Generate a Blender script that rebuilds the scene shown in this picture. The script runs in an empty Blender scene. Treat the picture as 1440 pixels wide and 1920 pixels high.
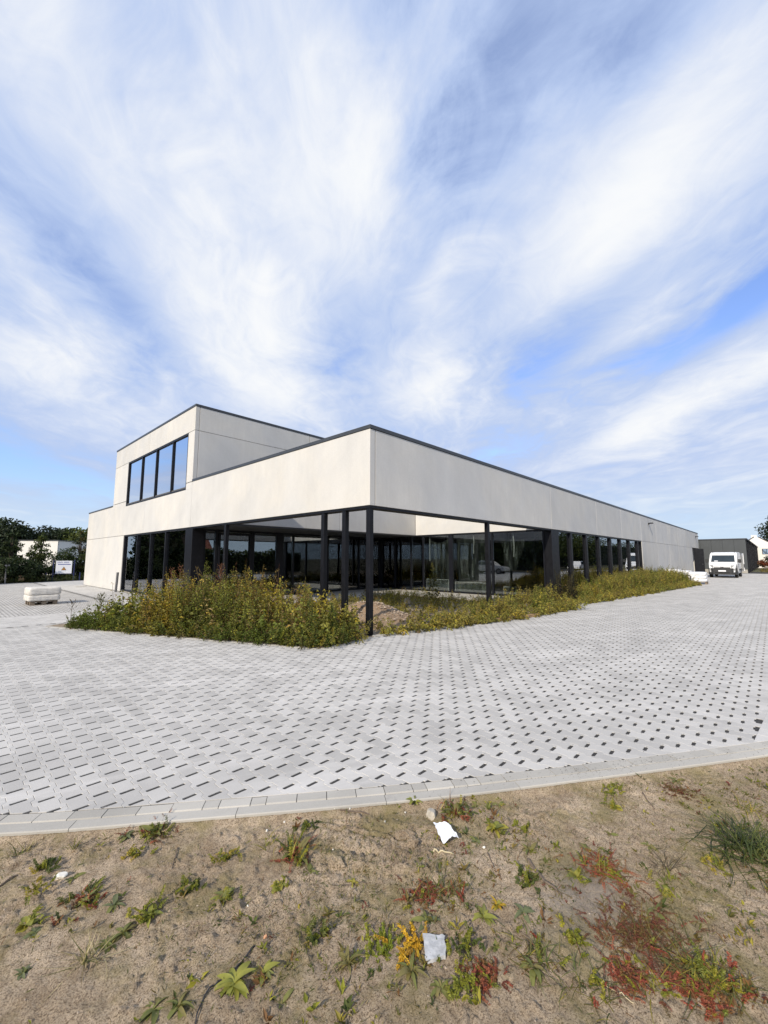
import bpy, bmesh, math, random
import numpy as np
from mathutils import Vector, Matrix
R = math.radians
SC = bpy.context.scene
COL = SC.collection
random.seed(7)
RNG = np.random.default_rng(7)

# ------------------------------------------------------------------ camera
AZ = R(43.03)                     # heading, measured from +X (the long facade runs along +X)
PITCH = math.atan((1047 - 960) / 778.0)
cam_d = bpy.data.cameras.new('camera')
cam_d.sensor_fit = 'AUTO'
cam_d.sensor_width = 36.0
cam_d.lens = 778.0 / 1920.0 * 36.0
cam_d.clip_start = 0.05
cam_d.clip_end = 3000
cam = bpy.data.objects.new('camera', cam_d)
COL.objects.link(cam)
cam.location = (0, 0, 1.68)
cam.rotation_euler = (R(90) + PITCH, 0, AZ - R(90))
SC.camera = cam
CAM = np.array([0, 0, 1.68])

# ------------------------------------------------------------------ world: Nishita sky with streaked high cloud
SUN_EL = R(31)
SUN_AZ = R(180 + 13)              # direction towards the sun, from +X counter-clockwise
world = bpy.data.worlds.new('World')
SC.world = world
world.use_nodes = True
WT = world.node_tree
for n in list(WT.nodes):
    WT.nodes.remove(n)


class NT:
    """small helper to write node trees"""
    def __init__(s, tree):
        s.t = tree

    def new(s, typ, **kw):
        n = s.t.nodes.new(typ)
        for k, v in kw.items():
            setattr(n, k, v)
        return n

    def put(s, sock, v):
        if isinstance(v, bpy.types.NodeSocket):
            s.t.links.new(v, sock)
        else:
            sock.default_value = v

    def m(s, op, a, b=0.0, c=0.0, clamp=False):
        n = s.new('ShaderNodeMath', operation=op)
        n.use_clamp = clamp
        s.put(n.inputs[0], a)
        s.put(n.inputs[1], b)
        s.put(n.inputs[2], c)
        return n.outputs[0]

    def comb(s, x, y, z):
        n = s.new('ShaderNodeCombineXYZ')
        for i, v in enumerate((x, y, z)):
            s.put(n.inputs[i], v)
        return n.outputs[0]

    def sep(s, v):
        n = s.new('ShaderNodeSeparateXYZ')
        s.put(n.inputs[0], v)
        return n.outputs

    def noise(s, vec, scale, detail=4, rough=0.55, dist=0.0):
        n = s.new('ShaderNodeTexNoise')
        n.noise_dimensions = '3D'
        if vec is not None:
            s.put(n.inputs['Vector'], vec)
        n.inputs['Scale'].default_value = scale
        n.inputs['Detail'].default_value = detail
        n.inputs['Roughness'].default_value = rough
        n.inputs['Distortion'].default_value = dist
        return n.outputs['Fac']

    def ramp(s, v, a, b, c=0.0, d=1.0, smooth=True):
        n = s.new('ShaderNodeMapRange')
        n.interpolation_type = 'SMOOTHSTEP' if smooth else 'LINEAR'
        s.put(n.inputs['Value'], v)
        for k, q in zip(('From Min', 'From Max', 'To Min', 'To Max'), (a, b, c, d)):
            s.put(n.inputs[k], q)
        return n.outputs['Result']

    def mix(s, f, a, b, blend='MIX'):
        n = s.new('ShaderNodeMix', data_type='RGBA', blend_type=blend)
        s.put(n.inputs['Factor'], f)
        s.put(n.inputs['A' if False else 6], a if isinstance(a, bpy.types.NodeSocket) else (*a, 1)[:4])
        s.put(n.inputs[7], b if isinstance(b, bpy.types.NodeSocket) else (*b, 1)[:4])
        return n.outputs[2]


W = NT(WT)
sky = W.new('ShaderNodeTexSky', sky_type='NISHITA')
sky.sun_disc = False
sky.sun_elevation = SUN_EL
sky.sun_rotation = R(90) - SUN_AZ
sky.air_density = 1.0
sky.dust_density = 0.6
sky.ozone_density = 1.6
tc = W.new('ShaderNodeTexCoord')
dx, dy, dz = W.sep(tc.outputs['Generated'])
zz = W.m('ADD', W.m('MAXIMUM', dz, 0.0), 0.10)
px = W.m('DIVIDE', dx, zz)
py = W.m('DIVIDE', dy, zz)
CA, SA = math.cos(R(47.0)), math.sin(R(47.0))
s_ = W.m('ADD', W.m('MULTIPLY', px, CA), W.m('MULTIPLY', py, SA))      # along the streaks
t_ = W.m('SUBTRACT', W.m('MULTIPLY', py, CA), W.m('MULTIPLY', px, SA))  # across them
warp = W.noise(W.comb(W.m('MULTIPLY', s_, 0.5), W.m('MULTIPLY', t_, 0.5), 3.7), 1.0, 3, 0.5)
wv = W.m('MULTIPLY', W.m('SUBTRACT', warp, 0.5), 1.1)
tw = W.m('ADD', t_, wv)
big = W.noise(W.comb(W.m('MULTIPLY', s_, 0.45), W.m('MULTIPLY', tw, 0.9), 11.3), 1.0, 3, 0.5)
mid = W.noise(W.comb(W.m('MULTIPLY', s_, 1.7), W.m('MULTIPLY', tw, 2.5), 5.1), 1.0, 8, 0.58, 0.6)
fine = W.noise(W.comb(W.m('MULTIPLY', s_, 5.5), W.m('MULTIPLY', tw, 8.0), 1.4), 1.0, 8, 0.62, 1.0)
dens = W.m('ADD', 0.53, W.m('MULTIPLY', W.m('SUBTRACT', big, 0.5), 0.35))
dens = W.m('ADD', dens, W.m('MULTIPLY', W.m('SUBTRACT', mid, 0.5), 0.85))
dens = W.m('ADD', dens, W.m('MULTIPLY', W.m('MULTIPLY', W.m('SUBTRACT', fine, 0.5), 0.38), W.ramp(dz, 0.05, 0.35)))
# the thicker banks and the gaps of this particular sky, as soft patches in the cloud layer (s, t, half lengths, amount)
sw = W.m('ADD', s_, W.m('MULTIPLY', W.m('SUBTRACT', mid, 0.5), 0.5))
tg = W.m('ADD', t_, W.m('MULTIPLY', W.m('SUBTRACT', mid, 0.5), 0.28))
for (a_, b_, sa, sb, k_) in (
        (1.55, .42, .60, .17, .42), (.80, .05, .35, .13, .34), (.85, -.66, .30, .13, .32), (1.10, -.62, .25, .11, .22), (1.78, -.34, .34, .15, .46), (1.15, -.27, .12, .07, .28),
        (1.60, -1.62, .60, .17, .34), (2.20, -1.62, .40, .18, .30), (1.75, 1.25, .40, .28, .24), (.70, .50, .22, .25, .12), (1.30, -.92, .30, .08, .18), (.64, -.80, .12, .12, .20),
        (.74, -.21, .26, .09, -.27), (.60, -.45, .15, .22, -.20), (1.52, .07, .22, .12, -.36), (1.50, -.78, .34, .14, -.34), (1.10, -1.22, .26, .11, -.62), (1.50, -1.18, .25, .12, -.30),
        (2.30, 2.40, 1.6, .55, -.62), (1.28, .77, .40, .09, -.32), (2.65, -.95, .45, .30, -.25), (.62, .28, .12, .12, -.12)):
    u_ = W.m('DIVIDE', W.m('SUBTRACT', sw, a_), sa)
    v_ = W.m('DIVIDE', W.m('SUBTRACT', tg, b_), sb)
    q_ = W.m('ADD', W.m('MULTIPLY', u_, u_), W.m('MULTIPLY', v_, v_))
    dens = W.m('ADD', dens, W.m('MULTIPLY', W.m('EXPONENT', W.m('MULTIPLY', q_, -0.7)), k_ * 0.85))
KS = 1.0 / (0.12 * 2 ** 0.45)
veil = tuple(v * KS for v in (0.49, 0.61, 0.88))
white = tuple(v * KS for v in (0.95, 0.965, 0.985))
skyb = W.mix(W.ramp(dz, 0.10, 0.35, 0.55, 0.0), W.mix(1.0, sky.outputs['Color'], (1.12, 1.18, 1.50), 'MULTIPLY'), tuple(v * KS for v in (0.36, 0.60, 0.92)))
lo = W.mix(W.ramp(dens, 0.02, 0.50, 0.06, 1.0), skyb, veil)
skyc = W.mix(W.ramp(dens, 0.34, 1.02), lo, white)
hz_ = W.ramp(dz, 0.0, 0.20, 0.85, 0.0)
skyc = W.mix(hz_, skyc, tuple(v * KS for v in (0.64, 0.80, 0.95)))
bg = W.new('ShaderNodeBackground')
W.put(bg.inputs['Color'], skyc)
bg.inputs['Strength'].default_value = 0.12
wo = W.new('ShaderNodeOutputWorld')
WT.links.new(bg.outputs[0], wo.inputs[0])

# ------------------------------------------------------------------ sun
sun_d = bpy.data.lights.new('sun', 'SUN')
sun_d.energy = 3.5
sun_d.angle = R(0.53)
sun_d.color = (1.0, 0.89, 0.74)
sun = bpy.data.objects.new('sun', sun_d)
COL.objects.link(sun)
to_sun = Vector((math.cos(SUN_EL) * math.cos(SUN_AZ), math.cos(SUN_EL) * math.sin(SUN_AZ), math.sin(SUN_EL)))
sun.rotation_euler = to_sun.to_track_quat('Z', 'Y').to_euler()
sun.location = to_sun * 60

SC.view_settings.view_transform = 'Standard'
SC.view_settings.look = 'None'
SC.view_settings.exposure = 0.45
SC.view_settings.gamma = 1.0
SC.view_settings.use_curve_mapping = False
SC.render.engine = 'CYCLES'
SC.cycles.use_denoising = True
SC.cycles.denoiser = 'OPENIMAGEDENOISE'
SC.cycles.denoising_input_passes = 'RGB_ALBEDO_NORMAL'
SC.cycles.denoising_prefilter = 'ACCURATE'
SC.cycles.sample_clamp_indirect = 4.0
SC.cycles.caustics_reflective = False
SC.cycles.caustics_refractive = False
SC.cycles.max_bounces = 8
SC.cycles.transparent_max_bounces = 16

# ------------------------------------------------------------------ object helpers
def tag(o, label=None, cat=None, group=None, kind=None):
    if label: o['label'] = label
    if cat: o['category'] = cat
    if group: o['group'] = group
    if kind: o['kind'] = kind
    return o


LOCAL = set()          # things whose parts are modelled in the thing's own axes


def link(o, parent=None):
    COL.objects.link(o)
    if parent is not None:
        o.parent = parent
        if parent.name not in LOCAL:
            o.matrix_parent_inverse = world_of(parent).inverted()
        if parent.name in LOCAL:
            LOCAL.add(o.name)
    return o


def world_of(o):
    m = o.matrix_basis.copy()
    if o.parent is not None:
        m = world_of(o.parent) @ o.matrix_parent_inverse @ m
    return m


def thing(name, label, cat, loc=(0, 0, 0), rz=0.0, group=None, local=False):
    o = bpy.data.objects.new(name, None)
    o.empty_display_size = 0.2
    o.location = loc
    o.rotation_euler = (0, 0, rz)
    COL.objects.link(o)
    if local:
        LOCAL.add(o.name)
    return tag(o, label, cat, group)


class MB:
    def __init__(s):
        s.v, s.f = [], []

    def quad(s, *p):
        b = len(s.v)
        s.v += [tuple(q) for q in p]
        s.f.append(tuple(range(b, b + len(p))))
        return s

    def box(s, x0, x1, y0, y1, z0, z1):
        b = len(s.v)
        s.v += [(x0, y0, z0), (x1, y0, z0), (x1, y1, z0), (x0, y1, z0), (x0, y0, z1), (x1, y0, z1), (x1, y1, z1), (x0, y1, z1)]
        s.f += [tuple(b + i for i in q) for q in ((0, 3, 2, 1), (4, 5, 6, 7), (0, 1, 5, 4), (1, 2, 6, 5), (2, 3, 7, 6), (3, 0, 4, 7))]
        return s

    def prism(s, pts, z0, z1):
        b = len(s.v)
        n = len(pts)
        s.v += [(p[0], p[1], z0) for p in pts] + [(p[0], p[1], z1) for p in pts]
        s.f.append(tuple(b + i for i in reversed(range(n))))
        s.f.append(tuple(b + n + i for i in range(n)))
        for i in range(n):
            j = (i + 1) % n
            s.f.append((b + i, b + j, b + n + j, b + n + i))
        return s

    def tube(s, pts, rad, n=6, cap=True):
        pts = [Vector(p) for p in pts]
        rads = rad if hasattr(rad, '__len__') else [rad] * len(pts)
        b = len(s.v)
        up = Vector((0, 0, 1))
        for i, p in enumerate(pts):
            d = (pts[min(i + 1, len(pts) - 1)] - pts[max(i - 1, 0)])
            d = d.normalized() if d.length > 1e-9 else up
            a = d.cross(up if abs(d.z) < 0.95 else Vector((1, 0, 0))).normalized()
            c = d.cross(a)
            for k in range(n):
                t = 2 * math.pi * k / n
                s.v.append(tuple(p + (a * math.cos(t) + c * math.sin(t)) * rads[i]))
        for i in range(len(pts) - 1):
            for k in range(n):
                q = (k + 1) % n
                s.f.append((b + i * n + k, b + i * n + q, b + (i + 1) * n + q, b + (i + 1) * n + k))
        if cap:
            s.f.append(tuple(b + k for k in reversed(range(n))))
            e = b + (len(pts) - 1) * n
            s.f.append(tuple(e + k for k in range(n)))
        return s

    def disc_y(s, c, r, w, n=20):
        """a wheel-like cylinder with its axle along Y"""
        x, y, z = c
        b = len(s.v)
        for sy in (-w / 2, w / 2):
            for k in range(n):
                t = 2 * math.pi * k / n
                s.v.append((x + r * math.cos(t), y + sy, z + r * math.sin(t)))
        s.f.append(tuple(b + k for k in range(n)))
        s.f.append(tuple(b + n + k for k in reversed(range(n))))
        for k in range(n):
            q = (k + 1) % n
            s.f.append((b + k, b + n + k, b + n + q, b + q))
        return s

    def mesh(s, name, mats, bevel=0.0, segs=2, smooth=False, fix=True):
        me = bpy.data.meshes.new(name)
        me.from_pydata(s.v, [], s.f)
        if bevel or fix:
            bm = bmesh.new()
            bm.from_mesh(me)
            if fix:
                bmesh.ops.recalc_face_normals(bm, faces=bm.faces)
            if bevel:
                es = [e for e in bm.edges if len(e.link_faces) == 2 and e.calc_face_angle(0) > 0.5]
                bmesh.ops.bevel(bm, geom=es, offset=bevel, segments=segs, affect='EDGES', clamp_overlap=True)
            bm.to_mesh(me)
            bm.free()
        for m in (mats if isinstance(mats, (list, tuple)) else [mats]):
            me.materials.append(m)
        if smooth:
            me.polygons.foreach_set('use_smooth', [True] * len(me.polygons))
        return me

    def build(s, name, mats, parent=None, **kw):
        o = bpy.data.objects.new(name, s.mesh(name, mats, **kw))
        return link(o, parent)


def np_mesh(name, V, F, mat, parent=None, col=None, smooth=False):
    """V (n,3) and F (m,k) arrays; col (n,3) goes into the point colour attribute 'col'"""
    me = bpy.data.meshes.new(name)
    V = np.asarray(V, dtype=np.float32)
    F = np.asarray(F, dtype=np.int32)
    k = F.shape[1]
    me.vertices.add(len(V))
    me.vertices.foreach_set('co', V.ravel())
    me.loops.add(F.size)
    me.loops.foreach_set('vertex_index', F.ravel())
    me.polygons.add(len(F))
    me.polygons.foreach_set('loop_start', np.arange(0, F.size, k, dtype=np.int32))
    me.update(calc_edges=True)
    me.validate()
    if col is not None:
        a = me.color_attributes.new('col', 'FLOAT_COLOR', 'POINT')
        c4 = np.ones((len(V), 4), dtype=np.float32)
        c4[:, :3] = col
        a.data.foreach_set('color', c4.ravel())
    me.polygons.foreach_set('use_smooth', np.full(len(me.polygons), bool(smooth)))
    if mat is not None:
        me.materials.append(mat)
    o = bpy.data.objects.new(name, me)
    return link(o, parent)


def copy_tree(o, parent=None):
    c = o.copy()
    COL.objects.link(c)
    if parent is not None:
        c.parent = parent
    for ch in o.children:
        copy_tree(ch, c)
    return c


# value noise on arrays
def vnoise(x, y, seed=0):
    xi, yi = np.floor(x).astype(np.int64), np.floor(y).astype(np.int64)
    fx, fy = x - xi, y - yi
    fx, fy = fx * fx * (3 - 2 * fx), fy * fy * (3 - 2 * fy)

    def h(a, b):
        n = (a * 374761393 + b * 668265263 + seed * 1442695041) & 0x7fffffff
        n = ((n ^ (n >> 13)) * 1274126177) & 0x7fffffff
        return ((n ^ (n >> 16)) & 0xffff) / 65535.0
    return (h(xi, yi) * (1 - fx) + h(xi + 1, yi) * fx) * (1 - fy) + (h(xi, yi + 1) * (1 - fx) + h(xi + 1, yi + 1) * fx) * fy


def fbm(x, y, octaves=4, seed=0, gain=0.5):
    s, a, t = 0.0, 1.0, 0.0
    for i in range(octaves):
        s = s + a * vnoise(x * 2 ** i, y * 2 ** i, seed + i * 17)
        t += a
        a *= gain
    return s / t


def in_poly(x, y, poly):
    x, y = np.asarray(x), np.asarray(y)
    r = np.zeros(x.shape, bool)
    n = len(poly)
    for i in range(n):
        x1, y1 = poly[i]
        x2, y2 = poly[(i + 1) % n]
        if y1 == y2:
            continue
        c = ((y1 > y) != (y2 > y)) & (x < (x2 - x1) * (y - y1) / (y2 - y1) + x1)
        r ^= c
    return r


# ------------------------------------------------------------------ materials
def principled(name):
    m = bpy.data.materials.new(name)
    m.use_nodes = True
    t = m.node_tree
    b = t.nodes['Principled BSDF']
    return m, NT(t), b


def plain(name, col, rough=0.5, metal=0.0, var=0.12, scale=6.0, bump=0.0, bscale=60.0, spec=0.5):
    """colour with a little noise in it, so that nothing is perfectly flat"""
    m, N, b = principled(name)
    g = N.new('ShaderNodeNewGeometry')
    n = N.noise(g.outputs['Position'], scale, 5, 0.6)
    f = N.ramp(n, 0.25, 0.75)
    N.put(b.inputs['Base Color'], N.mix(f, tuple(c * (1 - var) for c in col), tuple(min(1, c * (1 + var)) for c in col)))
    N.put(b.inputs['Roughness'], N.ramp(n, 0.2, 0.8, max(0.02, rough - 0.07), min(1, rough + 0.07)))
    b.inputs['Metallic'].default_value = metal
    b.inputs['Specular IOR Level'].default_value = spec
    if bump:
        bn = N.new('ShaderNodeBump')
        bn.inputs['Distance'].default_value = bump
        bn.inputs['Strength'].default_value = 1.0
        N.put(bn.inputs['Height'], N.noise(g.outputs['Position'], bscale, 5, 0.6))
        N.put(b.inputs['Normal'], bn.outputs[0])
    return m


def concrete(name, base, streak=0.10, speck=0.10, blotch=0.10, bump=0.0012):
    m, N, b = principled(name)
    g = N.new('ShaderNodeNewGeometry')
    x, y, z = N.sep(g.outputs['Position'])
    xy = N.m('ADD', x, y)
    st = N.noise(N.comb(N.m('MULTIPLY', xy, 1.15), 0.0, N.m('MULTIPLY', z, 0.22)), 1.0, 6, 0.66)
    st2 = N.noise(N.comb(N.m('MULTIPLY', xy, 9.0), 4.0, N.m('MULTIPLY', z, 0.9)), 1.0, 5, 0.65, 0.5)
    bl = N.noise(g.outputs['Position'], 0.55, 4, 0.6, 0.4)
    di = N.noise(N.comb(N.m('ADD', N.m('MULTIPLY', xy, 1.1), N.m('MULTIPLY', z, 1.4)), N.m('MULTIPLY', N.m('SUBTRACT', xy, z), 0.25), 9.0), 1.0, 4, 0.6)
    sp = N.noise(g.outputs['Position'], 46.0, 4, 0.7)
    oi = N.new('ShaderNodeObjectInfo')
    val = N.m('ADD', 1.0, N.m('MULTIPLY', N.m('SUBTRACT', st, 0.5), 2 * streak))
    val = N.m('ADD', val, N.m('MULTIPLY', N.m('SUBTRACT', st2, 0.5), N.m('MULTIPLY', N.ramp(bl, 0.42, 0.62), streak * 1.6)))
    val = N.m('ADD', val, N.m('MULTIPLY', N.m('SUBTRACT', bl, 0.5), 2 * blotch))
    val = N.m('ADD', val, N.m('MULTIPLY', N.m('SUBTRACT', di, 0.5), blotch))
    val = N.m('ADD', val, N.m('MULTIPLY', N.m('SUBTRACT', sp, 0.5), 2 * speck))
    val = N.m('ADD', val, N.m('MULTIPLY', N.m('SUBTRACT', oi.outputs['Random'], 0.5), 0.12))
    mul = N.new('ShaderNodeVectorMath', operation='SCALE')
    mul.inputs[0].default_value = base
    N.put(mul.inputs['Scale'], val)
    rain = N.noise(N.comb(N.m('MULTIPLY', xy, 2.6), 7.0, N.m('MULTIPLY', z, 0.07)), 1.0, 5, 0.7, 0.2)
    val = N.m('ADD', val, N.ramp(rain, 0.56, 0.72, 0.0, streak * 1.3))
    val = N.m('SUBTRACT', val, N.ramp(N.noise(N.comb(N.m('MULTIPLY', xy, 3.4), 2.0, N.m('MULTIPLY', z, 0.11)), 1.0, 5, 0.7, 0.2), 0.58, 0.74, 0.0, streak * 1.5))
    val = N.m('SUBTRACT', val, N.ramp(z, 0.0, 0.7, 0.10, 0.0))
    warm = N.mix(N.ramp(bl, 0.35, 0.7), (1.0, 1.0, 1.0), (1.0, 0.975, 0.93))
    N.put(b.inputs['Base Color'], N.mix(1.0, mul.outputs[0], warm, 'MULTIPLY'))
    b.inputs['Roughness'].default_value = 0.85
    b.inputs['Specular IOR Level'].default_value = 0.25
    bn = N.new('ShaderNodeBump')
    bn.inputs['Distance'].default_value = bump
    N.put(bn.inputs['Height'], N.m('ADD', sp, N.m('MULTIPLY', st2, 0.4)))
    N.put(b.inputs['Normal'], bn.outputs[0])
    return m


def glass(name, tint=(0.62, 0.70, 0.68), base=0.10, rough=0.0, gain=1.0):
    m = bpy.data.materials.new(name)
    m.use_nodes = True
    t = m.node_tree
    for n in list(t.nodes):
        t.nodes.remove(n)
    N = NT(t)
    tr = N.new('ShaderNodeBsdfTransparent')
    tr.inputs[0].default_value = (*tint, 1)
    gl = N.new('ShaderNodeBsdfGlossy')
    gl.inputs['Color'].default_value = (0.93, 0.96, 1.0, 1)
    gl.inputs['Roughness'].default_value = rough
    fr = N.new('ShaderNodeFresnel')
    fr.inputs['IOR'].default_value = 1.52
    g = N.new('ShaderNodeNewGeometry')
    bn = N.new('ShaderNodeBump')                       # rolled panes are never quite flat
    bn.inputs['Distance'].default_value = 0.004
    bn.inputs['Strength'].default_value = 0.25
    N.put(bn.inputs['Height'], N.noise(g.outputs['Position'], 0.9, 1, 0.4))
    N.put(gl.inputs['Normal'], bn.outputs[0])
    f = N.m('ADD', N.m('MULTIPLY', fr.outputs[0], gain), base, clamp=True)
    mx = N.new('ShaderNodeMixShader')
    N.put(mx.inputs[0], f)
    t.links.new(tr.outputs[0], mx.inputs[1])
    t.links.new(gl.outputs[0], mx.inputs[2])
    o = N.new('ShaderNodeOutputMaterial')
    t.links.new(mx.outputs[0], o.inputs[0])
    return m


def leafmat(name, rough=0.55, trans=0.35, scale=1.0):
    """leaf colour comes from the 'col' attribute of the mesh (each leaf its own)"""
    m = bpy.data.materials.new(name)
    m.use_nodes = True
    t = m.node_tree
    N = NT(t)
    b = t.nodes['Principled BSDF']
    a = N.new('ShaderNodeAttribute', attribute_name='col')
    N.put(b.inputs['Base Color'], a.outputs['Color'])
    b.inputs['Roughness'].default_value = rough
    b.inputs['Specular IOR Level'].default_value = 0.3
    tl = N.new('ShaderNodeBsdfTranslucent')
    N.put(tl.inputs[0], N.mix(1.0, a.outputs['Color'], (1.0, 1.0, 0.55), 'MULTIPLY'))
    mx = N.new('ShaderNodeMixShader')
    mx.inputs[0].default_value = trans
    t.links.new(b.outputs[0], mx.inputs[1])
    t.links.new(tl.outputs[0], mx.inputs[2])
    t.links.new(mx.outputs[0], t.nodes['Material Output'].inputs[0])
    return m


def leafcol(name, c1, c2, trans=0.3):
    """a leaf of one kind, colour varied along its blade and from leaf to leaf"""
    m = bpy.data.materials.new(name)
    m.use_nodes = True
    t = m.node_tree
    N = NT(t)
    b = t.nodes['Principled BSDF']
    g = N.new('ShaderNodeNewGeometry')
    oi = N.new('ShaderNodeObjectInfo')
    n = N.noise(g.outputs['Position'], 55.0, 4, 0.6)
    f = N.m('ADD', N.m('MULTIPLY', oi.outputs['Random'], 0.6), N.m('MULTIPLY', N.ramp(n, 0.3, 0.7), 0.4))
    c = N.mix(f, c1, c2)
    N.put(b.inputs['Base Color'], c)
    b.inputs['Roughness'].default_value = 0.5
    b.inputs['Specular IOR Level'].default_value = 0.35
    tl = N.new('ShaderNodeBsdfTranslucent')
    N.put(tl.inputs[0], c)
    mx = N.new('ShaderNodeMixShader')
    mx.inputs[0].default_value = trans
    t.links.new(b.outputs[0], mx.inputs[1])
    t.links.new(tl.outputs[0], mx.inputs[2])
    t.links.new(mx.outputs[0], t.nodes['Material Output'].inputs[0])
    return m


def paver_mat(name, base, dusty=(0.63, 0.615, 0.59), tone=True):
    m, N, b = principled(name)
    g = N.new('ShaderNodeNewGeometry')
    P = g.outputs['Position']
    x, y, z = N.sep(P)
    oi = N.new('ShaderNodeObjectInfo')
    at = N.new('ShaderNodeAttribute', attribute_name='col')
    tn = N.m('ADD', N.m('MULTIPLY', at.outputs['Fac'], 1.0), N.m('SUBTRACT', N.m('MULTIPLY', oi.outputs['Random'], 0.24), 0.04) if tone else 0.0)
    sp = N.noise(P, 130.0, 4, 0.7)
    bl = N.noise(P, 1.1, 5, 0.62, 0.6)
    dr = N.noise(N.comb(N.m('MULTIPLY', N.m('ADD', N.m('MULTIPLY', x, 0.9), N.m('MULTIPLY', y, -0.44)), 0.45), N.m('MULTIPLY', N.m('ADD', N.m('MULTIPLY', x, 0.44), N.m('MULTIPLY', y, 0.9)), 2.4), 0.0), 1.0, 5, 0.65, 0.3)
    val = N.m('ADD', 0.93, tn)
    val = N.m('ADD', val, N.m('MULTIPLY', N.m('SUBTRACT', sp, 0.5), 0.40))
    val = N.m('ADD', val, N.m('MULTIPLY', N.m('SUBTRACT', bl, 0.5), 0.42))
    mul = N.new('ShaderNodeVectorMath', operation='SCALE')
    mul.inputs[0].default_value = base
    N.put(mul.inputs['Scale'], val)
    c = N.mix(N.ramp(dr, 0.50, 0.72, 0.0, 0.6), mul.outputs[0], dusty)
    c = N.mix(N.ramp(N.noise(P, 3.1, 5, 0.7, 0.8), 0.62, 0.76, 0.0, 0.30), c, (0.20, 0.19, 0.18))
    N.put(b.inputs['Base Color'], c)
    b.inputs['Roughness'].default_value = 0.88
    b.inputs['Specular IOR Level'].default_value = 0.25
    bn = N.new('ShaderNodeBump')
    bn.inputs['Distance'].default_value = 0.0012
    N.put(bn.inputs['Height'], sp)
    N.put(b.inputs['Normal'], bn.outputs[0])
    return m


M = {}
M['concrete'] = concrete('sandblasted_concrete', (0.545, 0.545, 0.535), 0.13, 0.16, 0.18)
M['joint'] = plain('joint_sealant', (0.10, 0.10, 0.10), 0.8)
M['slab'] = concrete('slab_concrete', (0.40, 0.385, 0.35), 0.05, 0.12, 0.16)
M['coping'] = plain('coping_aluminium', (0.040, 0.045, 0.052), 0.42, 0.0, 0.15)
M['steel'] = plain('black_painted_steel', (0.006, 0.0065, 0.009), 0.42, 0.0, 0.25, 9.0, spec=0.25)
M['frame'] = plain('dark_window_aluminium', (0.008, 0.009, 0.013), 0.40, 0.0, 0.15, spec=0.25)
M['glass'] = glass('window_glass', (0.72, 0.755, 0.745), 0.10, 0.0, 1.2)
M['glass_up'] = glass('coated_window_glass', (0.35, 0.40, 0.42), 0.62, 0.0, 1.0)
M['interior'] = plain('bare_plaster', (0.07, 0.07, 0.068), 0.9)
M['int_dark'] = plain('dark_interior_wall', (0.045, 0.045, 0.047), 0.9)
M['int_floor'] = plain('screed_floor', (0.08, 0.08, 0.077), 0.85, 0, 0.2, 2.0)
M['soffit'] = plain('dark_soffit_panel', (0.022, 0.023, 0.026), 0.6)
M['roofing'] = plain('roof_membrane', (0.09, 0.09, 0.09), 0.9)
M['paver'] = paver_mat('grey_concrete_paver', (0.45, 0.44, 0.42))
M['paver_pale'] = paver_mat('pale_concrete_paver', (0.49, 0.48, 0.46))
M['paver_joined'] = paver_mat('grey_concrete_paver_mass', (0.45, 0.44, 0.42), tone=False)
M['pale_joined'] = paver_mat('pale_concrete_paver_mass', (0.49, 0.48, 0.46), tone=False)
M['kerb'] = paver_mat('concrete_edging', (0.40, 0.385, 0.35), (0.50, 0.485, 0.45))
M['leaf'] = leafmat('weed_leaves')
M['tree_leaf'] = leafmat('tree_leaves', 0.6, 0.22)
M['bark'] = plain('bark', (0.07, 0.055, 0.04), 0.9, 0, 0.3, 14, 0.01, 30)
M['white_paint'] = plain('white_vehicle_paint', (0.78, 0.79, 0.80), 0.28, 0, 0.03)
M['black_plastic'] = plain('black_bumper_plastic', (0.025, 0.026, 0.028), 0.55)
M['rubber'] = plain('tyre_rubber', (0.015, 0.015, 0.015), 0.8)
M['rim'] = plain('wheel_steel', (0.20, 0.20, 0.21), 0.4, 0.7)
M['lamp_glass'] = plain('headlight_lens', (0.33, 0.34, 0.34), 0.10)
M['wood'] = plain('weathered_wood', (0.33, 0.22, 0.12), 0.8, 0, 0.3, 18)
M['pallet_wood'] = plain('grey_pallet_wood', (0.20, 0.16, 0.12), 0.85, 0, 0.3, 12)
M['wrap'] = plain('white_shrink_wrap', (0.74, 0.75, 0.77), 0.35, 0, 0.1, 9, 0.012, 14)
M['bag'] = plain('offwhite_woven_bag', (0.62, 0.60, 0.56), 0.75, 0, 0.10, 7, 0.02, 9)
M['grey_clad'] = plain('grey_metal_cladding', (0.050, 0.058, 0.064), 0.55, 0, 0.08, 1.5)
M['render_white'] = plain('white_render', (0.75, 0.74, 0.71), 0.9, 0, 0.05)
M['roof_tile'] = plain('dark_roof_tiles', (0.05, 0.045, 0.045), 0.8)
M['red_tile'] = plain('red_roof_tiles', (0.26, 0.085, 0.05), 0.8, 0, 0.3, 5)
M['brick'] = plain('red_brown_brick', (0.30, 0.15, 0.09), 0.85, 0, 0.25, 12)
M['rock'] = plain('pale_rock', (0.44, 0.40, 0.33), 0.9, 0, 0.25, 22, 0.004, 60)
M['tile_grey'] = plain('grey_stone_fragment', (0.42, 0.43, 0.44), 0.85, 0, 0.22, 30, 0.001, 120)
M['paper'] = plain('white_paper', (0.80, 0.82, 0.86), 0.6, 0, 0.04, 30, 0.002, 25)
M['twig'] = plain('dead_twig', (0.13, 0.10, 0.075), 0.9, 0, 0.3, 40)
M['cord'] = plain('black_cord', (0.03, 0.03, 0.033), 0.6)
M['straw'] = plain('dry_straw', (0.50, 0.43, 0.28), 0.8)
M['blue_frame'] = plain('dark_blue_frame', (0.012, 0.018, 0.075), 0.45)
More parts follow.
